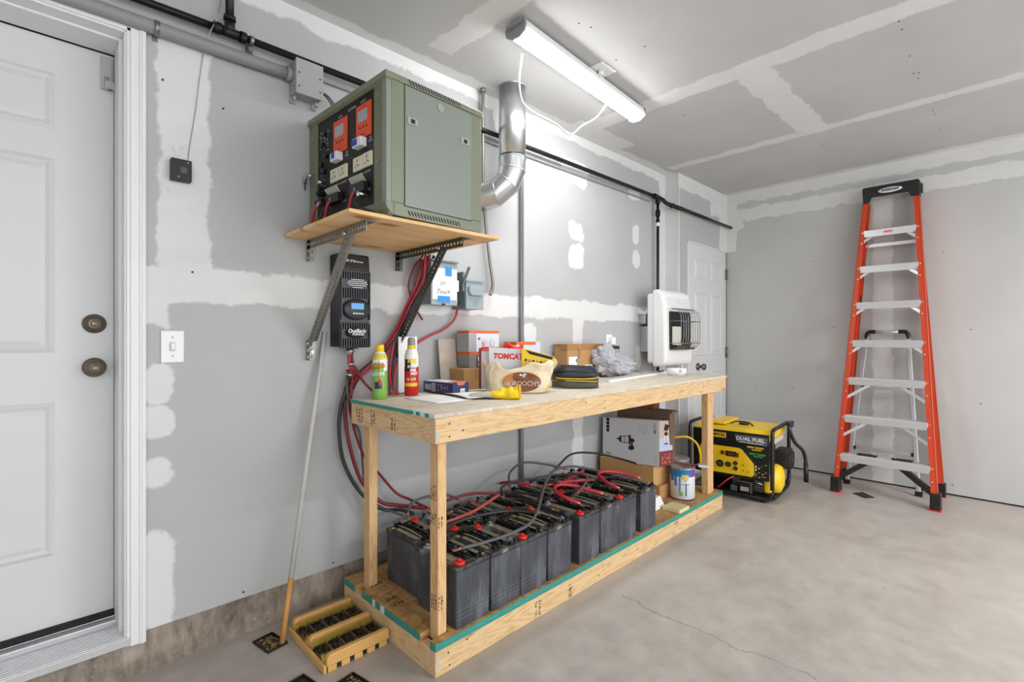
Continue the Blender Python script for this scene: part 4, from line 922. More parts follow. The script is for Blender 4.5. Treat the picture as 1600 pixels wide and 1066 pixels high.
W('hood', B().prism([(1.985, 1.452), (1.985, 1.462), (D-.002, 1.472), (D-.002, 1.46)], (1.598, 0, 0), (0, 1, 0), (0, 0, 1), (.13, 0, 0)), M_elec, ds)
W('raised_boss', B().prism([(1.615, 1.395), (1.612, 1.42), (1.622, 1.43), (1.708, 1.43), (1.716, 1.42), (1.713, 1.395), (1.703, 1.378), (1.628, 1.378)], (0, 1.990, 0), (1, 0, 0), (0, 0, 1), (0, -.014, 0)), M_elec, ds, .006)
W('lever', B().bar((1.592, 2.00, 1.44), (1.592, 1.95, 1.52), .008, .014, (1, 0, 0)).cyl((1.585, 2.03, 1.45), (1.602, 2.03, 1.45), .02).box(1.588, 1.601, 2.0, 2.06, 1.40, 1.50), M_elecd, ds, .001)
W('conduit_nut', B().cyl((1.552, 2.05, 1.345), (1.601, 2.05, 1.345), .011, n=12).cyl((1.575, 2.05, 1.345), (1.59, 2.05, 1.345), .016, n=6), M_galv, ds)
W('embossed_ring', B().tube([(1.665+.011*math.cos(a), 1.9895, 1.338+.011*math.sin(a)) for a in [2*PI*k/16 for k in range(16)]], .0012, 6, closed=True, sub=1), M_elecd, ds)

# ------------------------------------------------------------ white heater
ht = thing('wall_heater', 'white gas wall heater with wire cage guard above the far bench end', 'heater', (3.585, 1.92, .94))
W('rear_body', B().box(3.38, 3.79, 1.93, 2.0, .965, 1.50), M_white, ht, .02)
pr = [(1.945, .94), (1.86, .945), (1.835, .97), (1.832, 1.05), (1.838, 1.38), (1.86, 1.50), (1.90, 1.525), (1.945, 1.525)]
W('front_cover', B().prism(pr, (3.365, 0, 0), (0, 1, 0), (0, 0, 1), (.43, 0, 0)), M_white, ht, .018)
W('wall_bracket', B().box(3.46, 3.55, 1.99, D-.001, 1.05, 1.25).box(3.62, 3.7, 1.99, D-.001, 1.05, 1.4), M_galv, ht, .002)
for i in range(16): W('louvre', B().bar((3.415+i*.022, 1.838, 1.385), (3.415+i*.022, 1.852, 1.465), .006, .004, (0, -1, 0)), mat('louvre_shade', '#d6d6d6', .5), ht)
W('firebox', B().box(3.42, 3.745, 1.822, 1.835, 1.075, 1.36), M_ink, ht, .008)
W('burner_plate', B().prism([(3.44, 1.11), (3.44, 1.245), (3.565, 1.245), (3.565, 1.10)], (0, 1.812, 0), (1, 0, 0), (0, 0, 1), (0, .008, 0)), M_cream if False else mat('pale_burner', '#d9d6cc', .5), ht)
W('burner_plate', B().prism([(3.63, 1.12), (3.60, 1.27), (3.70, 1.345), (3.73, 1.10)], (0, 1.812, 0), (1, 0, 0), (0, 0, 1), (0, .008, 0)), mat('dark_reflector', '#3b4150', .3, metal=.6), ht)
W('tray', B().box(3.42, 3.745, 1.79, 1.832, 1.07, 1.083), M_dzinc, ht)
for i in range(9):
    x = 3.43+i*.038; r_ = .0028
    W('guard_wire', B().tube([(x, 1.832, 1.375), (x, 1.79, 1.378), (x+.004, 1.752, 1.34), (x+.004, 1.745, 1.27), (x+.004, 1.747, 1.14), (x, 1.775, 1.085), (x, 1.83, 1.075)], r_, 6, sub=5), M_zinc, ht)
for z in (1.285, 1.12): W('guard_wire', B().tube([(3.42, 1.83, z), (3.425, 1.752, z), (3.75, 1.745, z), (3.75, 1.83, z)], .0028, 6, raw=True), M_zinc, ht)
W('knob', B().cyl((3.72, 1.89, .925), (3.72, 1.89, .94), .016), M_white, ht)

# ------------------------------------------------------------ things on the worktop
T0 = TZ+.0005
def remesh(o, vs, sm=3):
    r = o.modifiers.new('fuse', 'REMESH'); r.mode = 'VOXEL'; r.voxel_size = vs; r.use_smooth_shade = True
    s = o.modifiers.new('smooth', 'SMOOTH'); s.iterations = sm; s.factor = .6
M_green = mat('green_can_print', '#7fb24a', .35, var=.1, vscale=30); M_canw = mat('white_can_enamel', '#e9e7e0', .3)
M_canr = mat('red_can_print', '#c81e22', .32); M_can_gold = mat('yellow_can_print', '#d6c35a', .4, var=.3, vscale=90)
c1 = thing('spray_can', 'green and white lubricant spray can with yellow cap, at the near bench end', 'spray can', (1.068, 1.912, T0))
pf = [(.029, 0), (.031, .004), (.031, .035), (.031, .12), (.031, .168), (.0295, .180), (.024, .194), (.018, .203)]
part('can', B().lathe(pf, (0, 0, 0), 32, mf=lambda i: 1 if i == 2 else (2 if i == 3 else (1 if i < 2 else (3 if i in (4, 5) else 2)))), [M_canw, M_green, M_canw, M_can_gold], c1)
part('cap', B().lathe([(.0175, .200), (.0175, .222), (.0165, .231), (.0, .232)], (0, 0, 0), 24), M_yel, c1)
A0 = math.radians(228)
def arcpatch(r, a0, a1, z0, z1, n=14, dz=0):
    b = B(); b.surf(lambda u, v: Vector((r*math.cos(a0+(a1-a0)*u), r*math.sin(a0+(a1-a0)*u), z0+(z1-z0)*v+dz*(u-.5))), n, 1); return b
part('label', arcpatch(.0314, A0-.95, A0+.75, .05, .155), M_green, c1)
text_cyl('lettering', 'BLASTER', .021, M_ink, c1, (0, 0), .0316, A0-.12, .138, .06, tilt=.14, sx=.8)
text_cyl('lettering', 'BLASTER', .020, mat('orange_print', '#f08a1c', .5), c1, (0, 0), .0322, A0-.12, .139, .02, tilt=.14, sx=.8)
text_cyl('lettering', 'SILICONE', .020, M_txtw, c1, (0, 0), .0318, A0-.15, .107, .03, tilt=.06, sx=.78)
part('picture', arcpatch(.0319, A0-.5, A0+.5, .045, .075), M_navy, c1)
part('picture', arcpatch(.0322, A0+.05, A0+.4, .06, .085), M_redc, c1)
part('straw', B().cyl((.0325*math.cos(A0+.1), .0325*math.sin(A0+.1), .06), (.0325*math.cos(A0+.1), .0325*math.sin(A0+.1), .165), .0012, n=6), M_redc, c1)
c2 = thing('spray_can', 'red and white fire suppressant spray can beside the navy box', 'spray can', (1.232, 1.922, T0))
pf = [(.029, 0), (.0315, .004), (.0315, .055), (.0315, .13), (.0315, .17), (.030, .185), (.025, .202), (.018, .213)]
part('can', B().lathe(pf, (0, 0, 0), 32, mf=lambda i: 1 if i < 2 else (1 if i == 2 else (0))), [M_canw, M_canr], c2)
part('nozzle_cap', B().lathe([(.019, .21), (.019, .222), (.0175, .226), (.0175, .252), (.012, .262), (.0, .263)], (0, 0, 0), 24, mf=lambda i: 0 if i < 2 else 1), [M_yel, mat('grey_nozzle', '#8d8c82', .4)], c2)
part('label', arcpatch(.0319, A0-.9, A0+.1, .11, .165), M_ink, c2)
part('label', arcpatch(.0319, A0-1.0, A0+1.1, .043, .058), M_yel, c2)
text_cyl('lettering', 'FIRE', .026, M_yel, c2, (0, 0), .0322, A0+.25, .155, .05, sx=.85)
text_cyl('lettering', 'STOPS', .016, M_txtw, c2, (0, 0), .0322, A0+.25, .131, .05, sx=.9)
text_cyl('lettering', 'FIRE', .016, M_txtw, c2, (0, 0), .0322, A0+.35, .115, .05, sx=.9, shear=.2)
text_cyl('lettering', 'FAST', .016, M_txtw, c2, (0, 0), .0322, A0+.5, .100, .05, sx=.9, shear=.2)
for a in (-.35, .15, .6): part('picture', B().lathe([(.007, 0), (.007, .001), (0, .001)], (0, 0, 0), 14, Matrix.Translation((.0316*math.cos(A0+a), .0316*math.sin(A0+a), .075)) @ Matrix.Rotation(A0+a, 4, 'Z') @ Matrix.Rotation(PI/2, 4, 'Y')), M_can_gold, c2)
single('white_card', B().box(1.243, 1.345, 2.05, 2.055, T0, 1.165), M_paper, 'blank white card standing upright behind the red spray can', 'card', (1.27, 2.04, T0))
single('bottle_cap', B().lathe([(.012, 0), (.014, .003), (.014, .018), (.011, .021), (0, .021)], (1.195, 1.985, T0), 18, Matrix.Scale(.7, 4)), M_redc, 'tiny red cap on the worktop between the two spray cans', 'cap', (1.195, 1.985, T0))
# navy box
nb = thing('product_box', 'navy printed box with coral end patch, lying behind the yellow glove', 'box', (1.362, 1.785, T0+.003), math.radians(4))
part('carton', B().box(0, .098, 0, .215, 0, .052), M_navy, nb, .002)
part('lid_print', B().box(.004, .094, .02, .21, .0521, .0530), M_cbox, nb)
part('lid_flap', B().prism([(.01, .05), (.05, .02), (.09, .05), (.06, .09)], (0, 0, .0531), (1, 0, 0), (0, 1, 0), (0, 0, .0008)).prism([(.012, .17), (.04, .13), (.05, .14), (.03, .18)], (0, 0, .0531), (1, 0, 0), (0, 1, 0), (0, 0, .0008)), M_greyp, nb)
part('coral_patch', B().prism([(.022, .053), (.076, .053), (.066, .040), (.032, .040)], (0, -.0006, 0), (1, 0, 0), (0, 0, 1), (0, .0005, 0)).box(.02, .078, .0, .05, .0532, .054), mat('coral_print', '#d9695c', .5), nb)
part('barcode_label', B().box(.045, .072, -.001, 0, .006, .024), M_paper, nb)
part('barcode', stamp((.048, -.001, .008), X_, Z_, -Y_, 1, 5, .0045, .014, 3, 1), M_ink, nb)
part('side_label', B().box(-.001, 0, .155, .20, .012, .038), M_greyp, nb)
for y in (.125, .135, .145): part('side_stripe', B().box(-.001, 0, y, y+.003, .006, .046), M_cbox, nb)
part('side_print', stamp((-.0005, .11, .012), -Y_, Z_, -X_, 3, 4, .022, .011, 4, .6), M_greyp, nb)
text('lettering', 'LED', .016, M_greyp, nb, (-.001, .06, .028), (0, -1, 0), (0, 0, 1), .02, world=False) if False else None
# papers
pp = B(); pp.surf(lambda u, v: Vector((1.15+.18*u, 1.60+.25*v, T0+.0012+.006*math.sin(u*3.1)*v)), 8, 6)
pa = single('paper_sheet', pp, M_paper, 'loose white sheet of paper under the near side of the navy box', 'paper', (1.24, 1.72, T0)); s_ = pa.modifiers.new('thick', 'SOLIDIFY'); s_.thickness = .0006
pp = B(); pp.surf(lambda u, v: Vector((1.30+.17*u+.04*v, 1.60+.22*v-.05*u, T0+.009+.004*math.sin(v*3.1))), 6, 6)
pa = single('paper_sheet', pp, M_paper, 'loose white sheet of paper beneath the yellow glove', 'paper', (1.38, 1.68, T0+.008)); s_ = pa.modifiers.new('thick', 'SOLIDIFY'); s_.thickness = .0006
# tile sample
tl = thing('tile_sample', 'beige stone tile sample leaning on the wall behind the navy box', 'tile', (1.545, 2.06, T0))
W('tile', B().prism([(2.045, T0), (2.053, T0), (2.085, 1.155), (2.077, 1.156)], (1.49, 0, 0), (0, 1, 0), (0, 0, 1), (.108, 0, 0)), mat('beige_stone', '#b3a596', .6, var=.15, vscale=14), tl, .001)
W('wrap', B().prism([(2.040, T0), (2.042, T0), (2.060, 1.01), (2.058, 1.01)], (1.50, 0, 0), (0, 1, 0), (0, 0, 1), (.12, 0, 0)), mat('cloudy_wrap', '#cfc8c0', .3, alpha=.6), tl)
W('label', B().prism([(2.036, .905), (2.0375, .905), (2.045, .96), (2.0435, .96)], (1.56, 0, 0), (0, 1, 0), (0, 0, 1), (.055, 0, 0)), M_paper, tl)
# stack of bulb boxes
kb_ = thing('cardboard_box', 'small brown cardboard box under the bulb cartons, left of the shopping bag', 'box', (1.63, 2.0, T0))
W('carton', B().box(1.545, 1.715, 1.935, 2.06, T0, 1.004), M_card, kb_, .002)
W('tape', B().box(1.62, 1.65, 1.934, 1.935, .95, 1.004), mat('tan_tape', '#a87f4e', .35), kb_)
lb_ = thing('bulb_box', 'grey LED bulb carton with an orange top band, lower of the two stacked cartons', 'box', (1.69, 2.02, 1.0045), 0, 'bulb cartons')
W('carton', B().box(1.605, 1.80, 1.965, 2.065, 1.0045, 1.086), mat('grey_carton', '#8b8c8e', .5), lb_, .001)
M_oband = mat('orange_band', '#d9662e', .5)
W('band', B().box(1.6045, 1.80, 1.9645, 2.0655, 1.072, 1.0862), M_oband, lb_)
W('dark_patch', B().box(1.652, 1.76, 1.964, 1.9648, 1.006, 1.068), mat('teal_black_print', '#1f2a2c', .5), lb_)
text('lettering', 'LED', .036, M_txtw, lb_, (1.690, 1.9637, 1.050), (1, 0, 0), (0, 0, 1), .03)
text('lettering', '75w', .022, M_txtw, lb_, (1.678, 1.9637, 1.020), (1, 0, 0), (0, 0, 1), .03)
b2_ = thing('bulb_box', 'white bulb carton with an orange top band, on top of the grey LED carton', 'box', (1.70, 2.02, 1.0875), 0, 'bulb cartons')
W('carton', B().box(1.60, 1.81, 1.965, 2.06, 1.0875, 1.197), M_cbox, b2_, .001)
W('band', B().box(1.5995, 1.8105, 1.9645, 2.0605, 1.183, 1.1972), M_oband, b2_)
W('side_print', B().box(1.5992, 1.65, 1.9642, 2.0602, 1.0885, 1.182), mat('grey_print_panel', '#a3a2a4', .5), b2_)
W('bulb_picture', B().ball((1.71, 1.963, 1.135), .02, (1, .08, 1.3)).ball((1.76, 1.963, 1.135), .02, (1, .08, 1.3)), mat('pale_bulb_print', '#c9cdd6', .5), b2_)
W('print', B().ball((1.70, 1.962, 1.13), .012, (1, .05, 1)), mat('pink_print', '#dd8a80', .5), b2_)
text('lettering', '60', .018, M_ink, b2_, (1.668, 1.9637, 1.155), (1, 0, 0), (0, 0, 1), .02)
b3_ = thing('bulb_box', 'pale blue bulb carton with an orange band, behind the shopping bag', 'box', (2.04, 2.02, T0), 0, 'bulb cartons')
W('carton', B().box(1.94, 2.14, 1.965, 2.06, T0, 1.137), mat('pale_blue_carton', '#c9d3dd', .5), b3_, .001)
W('band', B().box(1.9395, 2.10, 1.9645, 2.0605, 1.120, 1.1372), M_oband, b3_)
# plastic shopping bag and its contents
def crumple(p, amp, f, seed): return noise.noise_vector(Vector((p[0]*f+seed, p[1]*f, p[2]*f)))*amp
bgx, bgy = 1.68, 1.705
ub, vb = Vector((.707, -.707, 0)), Vector((.707, .707, 0))
bg = thing('shopping_bag', 'cream plastic shopping bag with brown oval logo, full of packages', 'bag', (bgx, bgy, T0))
def bagf(u, v):
    a = 2*PI*u; ca, sa = math.cos(a), math.sin(a)
    e = .55; cx = math.copysign(abs(ca)**e, ca); sy = math.copysign(abs(sa)**e, sa)
    hw = .142+.012*math.sin(v*2.6); hd = .088*(1-.15*v)
    top = .135 + .035*math.sin(a*1.0+2.2) + .012*math.sin(a*5) + .012*math.sin(a*9+1)
    if sa < 0: top -= .022*(-sa)
    hw += .05*v*v*max(0, ca)
    if ca < 0: top += .03*ca*ca; hw -= .02*(v*(1-v)*3)
    top -= .02*max(0, ca)
    z = .002+top*v
    p = ub*(cx*hw) + vb*(sy*hd)
    fold = .006*math.sin(a*14+v*5+3*math.sin(v*4))*(.25+v) * (0.35 if (sa < -.3 and abs(ca) < .75 and v < .75) else 1)
    p = p*(1+fold*3)
    p = p + crumple((p.x+v*.2, p.y, z*.6), .010*(.2+v), 16, 3)
    return Vector((p.x, p.y, z))
bb = B().surf(lambda u, v: bagf(u, v), 96, 26, closeu=True)
bb._face([bb.bm.verts.new(bagf(i/96, 0)) for i in range(96)][::-1], 0)
M_bag = mat('cream_plastic_film', '#e3d3b4', .3, var=.08, vscale=12)
bo = part('bag', bb, M_bag, bg); s_ = bo.modifiers.new('thick', 'SOLIDIFY'); s_.thickness = .001
part('bag_handle', B().surf(lambda u, v: Vector(tuple(bagf(.46+.08*v, .9)))+Vector((-.01*u, .008*u, .018*math.sin(u*3))), 6, 8), M_bag, bg)
# logo oval wraps the front of the bag
def front(uu, zz, off=.0025):
    # nearest bag surface along the view side: sample the profile
    best = None
    for k in range(61):
        a = .56+.38*k/60
        p = bagf(a, min(1, max(0, zz/.15)))
        d = abs(p.dot(ub)-uu)
        if best is None or d < best[0]: best = (d, p)
    p = best[1]; return Vector((ub.x*uu, ub.y*uu, 0)) + vb*(p.dot(vb)-off-.002) + Vector((0, 0, zz))
M_brown = mat('brown_logo_ink', '#7d3f16', .35, var=.2, vscale=25); M_ambr = mat('amber_logo_ink', '#c47a2c', .35, var=.1)
lg = B()
def ov(u, v): 
    a = 2*PI*u; return front(.030+.090*v*math.cos(a), .054+.046*v*math.sin(a))
lg.surf(ov, 40, 8, closeu=True)
lo = part('logo_oval', lg, [M_brown, M_ambr], bg)
for f in lo.data.polygons:
    if f.center.dot(ub) < -.012: f.material_index = 1
bm = text_bm('MURDOCH\'S', .031, .018, 0, 1.0)
for v_ in bm.verts: v_.co = front(.031+v_.co.x*.93, .047+v_.co.y*1.0-.6*(v_.co.x)**2, .0055)
b_ = B.__new__(B); b_.bm = bm; part('lettering', b_, M_txtw, bg)
# horse emblem
hb = B().prism([(-.02, .006), (-.012, .013), (-.006, .006), (-.002, .010), (.002, .012), (.006, .018), (.012, .012), (.019, .013), (.012, .006), (.013, -.002), (.006, .002), (.003, -.010), (-.001, -.004), (-.004, .002), (-.012, .003)], (0, 0, 0), (1, 0, 0), (0, 1, 0), (0, 0, .0006))
for v_ in hb.bm.verts: v_.co = front(.036+v_.co.x, .080+v_.co.y, .0055)
part('emblem', hb, M_txtw, bg)
pg = thing('product_package', 'red and white boxed package sticking out of the shopping bag', 'package', (1.66, 1.74, T0+.01), math.radians(-45), 'packages in the shopping bag')
part('carton', B().box(-.13, .0, .02, .05, 0, .205), M_cbox, pg, .001)
part('red_band', B().box(-.1305, .0005, .0195, .0505, .185, .2055), M_redc, pg)
part('red_side', B().box(-.142, -.131, .02, .05, 0, .20), M_maroon, pg)
part('print', stamp((-.12, .0195, .19), X_, Z_, -Y_, 1, 3, .013, .008, 21, .8), M_txtw, pg)
text('lettering', '76', .018, M_redc, pg, (-.045, .019, .170), (1, 0, 0), (0, 0, 1), .03, world=False)
pg = thing('product_package', 'white package with slanted red lettering in the shopping bag', 'package', (1.66, 1.72, T0+.01), math.radians(-45), 'packages in the shopping bag')
part('carton', B().prism([(-.10, 0), (.05, 0), (.06, .16), (.05, .195), (-.105, .205)], (0, -.01, 0), (1, 0, 0), (0, 0, 1), (0, .02, 0)), M_cbox, pg, .001)
text('lettering', 'TOMCAT', .036, M_redc, pg, (-.012, -.0108, .160), (1, 0, -.03), (0, 0, 1), .05, .15, .95, world=False)
pg = thing('product_package', 'crumpled red bag behind the white package in the shopping bag', 'package', (1.70, 1.77, T0+.01), math.radians(-45), 'packages in the shopping bag')
o_ = part('pouch', B().surf(lambda u, v: Vector((-.02+.10*u-.01*v, .02+.012*math.sin(u*9), .0+.215*v+.01*math.sin(u*7)*v)), 16, 8), M_redc, pg); s_ = o_.modifiers.new('thick', 'SOLIDIFY'); s_.thickness = .02
pg = thing('product_package', 'yellow and black hang packaging leaning out of the shopping bag', 'package', (1.72, 1.69, T0+.01), math.radians(-45), 'packages in the shopping bag')
part('card', B().prism([(-.01, 0), (.115, 0), (.15, .145), (.145, .160), (.0, .200), (-.01, .200)], (0, -.055, 0), (1, 0, 0), (0, 0, 1), (0, .012, 0)), M_yel, pg, .001)
part('black_panel', B().prism([(.008, .193), (.14, .158), (.135, .146), (.03, .172)], (0, -.0562, 0), (1, 0, 0), (0, 0, 1), (0, .001, 0)), M_ink, pg)
for k in range(5): part('picture', B().cyl((.01+k*.018, -.0565, .145-k*.003), (.01+k*.018, -.0555, .145-k*.003), .006, n=12), M_card if k % 2 else M_ink, pg)
# glove
gl = B()
G = Vector((1.40, 1.60, T0)); gd = Vector((.62, -.78, 0)).normalized(); gs = Vector((.78, .62, 0))
def gp_(a, b, z): return G + gd*a + gs*b + Vector((0, 0, z))
gl.ball(gp_(.055, .0, .018), .046, (1.1, .95, .40), M=Matrix.Rotation(math.atan2(gd.y, gd.x), 4, 'Z'))
gl.tube([gp_(.06, 0, .02), gp_(.10, 0, .022), gp_(.14, 0, .026)], lambda t_: .025+.005*t_+.003*math.sin(t_*14), 14)
gl.tube([gp_(.075, -.008, .016), gp_(.11, -.02, .020), gp_(.14, -.016, .022)], lambda t_: .02, 12)
gv = link('work_glove', gl.bm, M_yelf, None, G); gv.location = G; remesh(gv, .004, 4)
tag(gv, 'yellow cuffed work glove lying in front of the shopping bag', 'glove')
for k, (b, L) in enumerate(((-.030, .055), (-.012, .072), (.008, .074), (.028, .066))):
    f = part('finger', B().tube([gp_(.035, b*.8, .014), gp_(.0, b*1.1, .018), gp_(-L*.6, b*1.25, .014), gp_(-L, b*1.35, .010)], lambda t_: .0105-.002*t_, 10, ), mat('grey_glove_fabric', '#b9b7a8', .8), gv)
    f.data.transform(Matrix.Translation(-G)); 
f = part('finger', B().tube([gp_(.06, .03, .014), gp_(.045, .055, .018), gp_(.02, .065, .012)], lambda t_: .0105-.002*t_, 10), M_yelf, gv); f.data.transform(Matrix.Translation(-G))
f = part('cuff_opening', B().lathe([(.030, 0), (.036, .004), (.035, .010), (.028, .006)], (0, 0, 0), 20, Matrix.Translation(gp_(.138, 0, .026)-G) @ gd.to_track_quat('Z', 'Y').to_matrix().to_4x4() @ Matrix.Diagonal((.8, 1, 1, 1))), mat('amber_glove_lining', '#dba512', .8), gv)
# coiled strap
cl = thing('coiled_strap', 'coil of black and olive flat strap with yellow stripe on the worktop', 'strap', (2.06, 1.645, T0))
M_strap = mat('olive_strap', '#4d4a3c', .6); M_strapn = mat('navy_black_strap', '#20252e', .45)
def loop(cx, cy, z, rx, ry, h, th, rot, seed, m, nm, n=56):
    b = B(); r = random.Random(seed); ph = r.random()*6
    def f(u, v):
        a = 2*PI*u; e = .7
        x = rx*math.copysign(abs(math.cos(a))**e, math.cos(a)); y = ry*math.copysign(abs(math.sin(a))**e, math.sin(a))
        s = 1+.02*math.sin(3*a+ph)
        zz = z+.003*math.sin(2*a+ph)
        x, y = x*s, y*s
        return Vector((cx+x*math.cos(rot)-y*math.sin(rot), cy+x*math.sin(rot)+y*math.cos(rot), zz+h*v))
    b.surf(f, n, 2, closeu=True); o = part(nm, b, m, cl); s_ = o.modifiers.new('thick', 'SOLIDIFY'); s_.thickness = th; s_.offset = -1
    return o
rt = math.radians(-45)
loop(0, 0, .004, .122, .098, .032, .012, rt, 1, M_strap, 'strap_turn')
loop(0, 0, .0365, .123, .099, .003, .012, rt, 2, M_yel, 'yellow_stripe')
loop(0, 0, .040, .121, .097, .010, .012, rt, 3, M_strap, 'strap_turn')
loop(0, 0, .0515, .123, .099, .004, .012, rt, 4, M_yel, 'yellow_stripe')
loop(0, 0, .056, .122, .098, .024, .010, rt, 5, M_strapn, 'strap_turn')
for k in range(5): loop(.004*k-.006, .003*k, .078+.004*k, .112-.007*k, .090-.006*k, .018, .004, rt+.06*k, 6+k, M_strapn, 'strap_turn')
# cardboard box, grey bag, strips, dish, wire
cbx = thing('cardboard_box', 'brown cardboard box with white shipping labels, below the wall outlet', 'box', (2.62, 2.03, T0))
W('carton', B().box(2.40, 2.835, 1.975, 2.085, T0, 1.115), M_card, cbx, .002)
W('flap', B().box(2.395, 2.84, 1.972, 2.03, 1.085, 1.120).box(2.395, 2.84, 2.03, 2.088, 1.1155, 1.119), mat('brown_flap', '#a4784a', .8), cbx, .001)
W('tape', B().box(2.51, 2.535, 1.9705, 1.972, 1.03, 1.12), mat('tan_tape', '#a87f4e', .35), cbx)
W('label', B().box(2.415, 2.495, 1.9735, 1.9748, .945, 1.04), M_paper, cbx)
W('label', B().box(2.58, 2.66, 1.9735, 1.9748, .93, .985), M_paper, cbx)
part('barcode', stamp((2.435-2.62, 1.973-2.03, .955-T0), X_, Z_, -Y_, 2, 5, .009, .018, 31, .8), M_ink, cbx)
part('barcode', stamp((2.59-2.62, 1.973-2.03, .95-T0), X_, Z_, -Y_, 2, 5, .011, .014, 32, .9), M_ink, cbx)
W('logo_dot', B().cyl((2.493, 1.973, 1.015), (2.493, 1.9748, 1.015), .012), mat('blue_green_print', '#4e9aa0', .5), cbx)
def graybag(u, v):
    th, ph = PI*v, 2*PI*u
    p = Vector((math.sin(th)*math.cos(ph), math.sin(th)*math.sin(ph), math.cos(th)))
    n_ = noise.noise(p*1.8+Vector((5, 2, 1)))*.38 + abs(noise.noise(p*3+Vector((1, 7, 3))))*.45 + abs(noise.noise(p*6))*.16 - .1
    r = 1+n_
    q = Vector((p.x*.16*r, p.y*.085*r, p.z*.085*r+.085))
    q.x += -.055*max(0, p.z)**1.0 - .0; q.z *= (1.15 if p.x < .2 else .8)
    q.z = max(q.z, .001)
    return Vector((q.x*.60+q.y*.5+2.76, -q.x*.54+q.y*.5+1.875, T0+q.z*1.08))
sgl = single('plastic_bag', B().surf(graybag, 80, 50, closeu=True), mat('grey_plastic_film', '#a3a5aa', .25, var=.15, vscale=20), 'crumpled grey plastic bag in front of the cardboard box', 'bag', (2.80, 1.875, T0))
single('metal_strip', B().prism([(-.012, 0), (.012, 0), (.012, .003), (.004, .004), (.003, .018), (.0, .018), (-.001, .004), (-.012, .003)], (2.27, 1.70, T0), Vector((-.15, .99, 0)), (0, 0, 1), (1.08, .165, 0)), M_alu, 'long pale metal strip on the worktop running from the strap coil to the dish', 'strip', (2.8, 1.78, T0))
single('metal_strip', B().prism([(-.010, 0), (.010, 0), (.010, .003), (.003, .004), (.002, .014), (-.001, .014), (-.010, .003)], (2.40, 1.665, T0), Vector((-.15, .99, 0)), (0, 0, 1), (.95, .15, 0)), M_white, 'shorter white strip lying beside the long metal strip', 'strip', (2.8, 1.73, T0))
di = thing('round_dish', 'small round white dish at the far bench end', 'dish', (3.20, 1.66, T0))
part('dish', B().lathe([(.052, 0), (.056, .004), (.056, .012), (.064, .014), (.067, .02), (.067, .046), (.064, .050), (.02, .052), (0, .052)], (0, 0, 0), 36), M_white, di)
for (a, z, r) in ((0, .034, .004), (-.14, .036, .0028), (.14, .036, .0028), (-.08, .042, .0028), (.08, .042, .0028), (-.1, .028, .0028), (.1, .028, .0028)):
    aa = math.radians(230)+a; part('print_dot', B().ball((.0668*math.cos(aa), .0668*math.sin(aa), z), r, (1, 1, 1), 0, 8), M_ink, di)
single('wire_coil', B().tube([(2.97, 1.93, T0+.004), (3.0, 1.97, T0+.035), (3.04, 1.96, T0+.004), (3.07, 1.99, T0+.03), (3.12, 1.98, T0+.003), (3.17, 2.0, T0+.025), (3.22, 1.95, T0+.004), (3.3, 1.87, T0+.004)], .0016, 6), M_ink, 'loose loops of thin black wire between the grey bag and the heater', 'wire', (3.1, 1.97, T0))
single('tool_handle', B().tube([(3.22, 1.80, T0+.016), (3.34, 1.845, T0+.016), (3.38, 1.86, T0+.016)], .007, 8), M_black, 'short black handled tool lying below the white heater', 'tool', (3.3, 1.83, T0))

# ------------------------------------------------------------ things on the lower deck
D0 = DZ+.0005
kx = thing('kraft_carton', 'plain kraft carton on the deck supporting the lantern carton', 'box', (3.01, 1.86, D0))
W('carton', B().box(2.875, 3.15, 1.65, 2.07, D0, .325), M_cardl, kx, .002)
W('lower_flap', B().box(2.90, 3.17, 1.62, 1.648, D0, .20), M_card, kx, .001)
lc = thing('lantern_carton', 'white carton printed with outdoor lantern pictures, tilted on the kraft carton', 'box', (2.93, 1.78, .33))
tilt = Matrix.Translation((2.885, 1.615, .332)) @ Matrix.Rotation(math.radians(-3), 4, 'X') @ Matrix.Rotation(math.radians(5), 4, 'Y')
def LC(name, b, m, **k):
    bmesh.ops.transform(b.bm, matrix=Matrix.Translation(-lc.location) @ tilt, verts=b.bm.verts[:]); return part(name, b, m, lc, **k)
LW, LH = .44, .29
LC('carton', B().box(0, .17, 0, LW, 0, LH), M_cbox, bev=.001)
def YZ(poly, m, nm, d=.0012): return LC(nm, B().prism(poly, (-d, 0, 0), (0, 1, 0), (0, 0, 1), (.0008, 0, 0)), m)
yz = lambda u, v: (LW-u*LW, v*LH)     # u: 0 left .. 1 right of the picture side
def poly(L): return [yz(*q) for q in L]
LC('red_panel', B().box(0, .17, -.001, 0, .0, .095), M_maroon)
LC('photo_panel', B().box(0, .17, -.001, 0, .18, .289), mat('pink_beige_print', '#c0a79a', .6))
LC('photo_panel', B().box(0, .17, -.001, 0, .0955, .1795), mat('pale_blue_print', '#b9bdd8', .6))
LC('red_panel_print', stamp((.03, -.0012, .015), X_, Z_, -Y_, 3, 4, .03, .022, 44, .6), mat('pink_print', '#dd8a80', .5))
for k in range(4): YZ(poly([(.07, .66+k*.085), (.125, .66+k*.085), (.125, .735+k*.085), (.07, .735+k*.085)]), M_ink, 'icon')
LC('barcode', stamp((-.001, LW-.03, .02), -Y_, Z_, -X_, 2, 4, .010, .018, 41, .9), M_ink)
LC('small_print', stamp((-.001, LW-.29, .20), -Y_, Z_, -X_, 4, 5, .014, .016, 42, .6), M_greyp)
LC('small_print', stamp((-.0015, LW-.40, .015), -Y_, Z_, -X_, 5, 2, .014, .013, 43, .5), M_txtg)
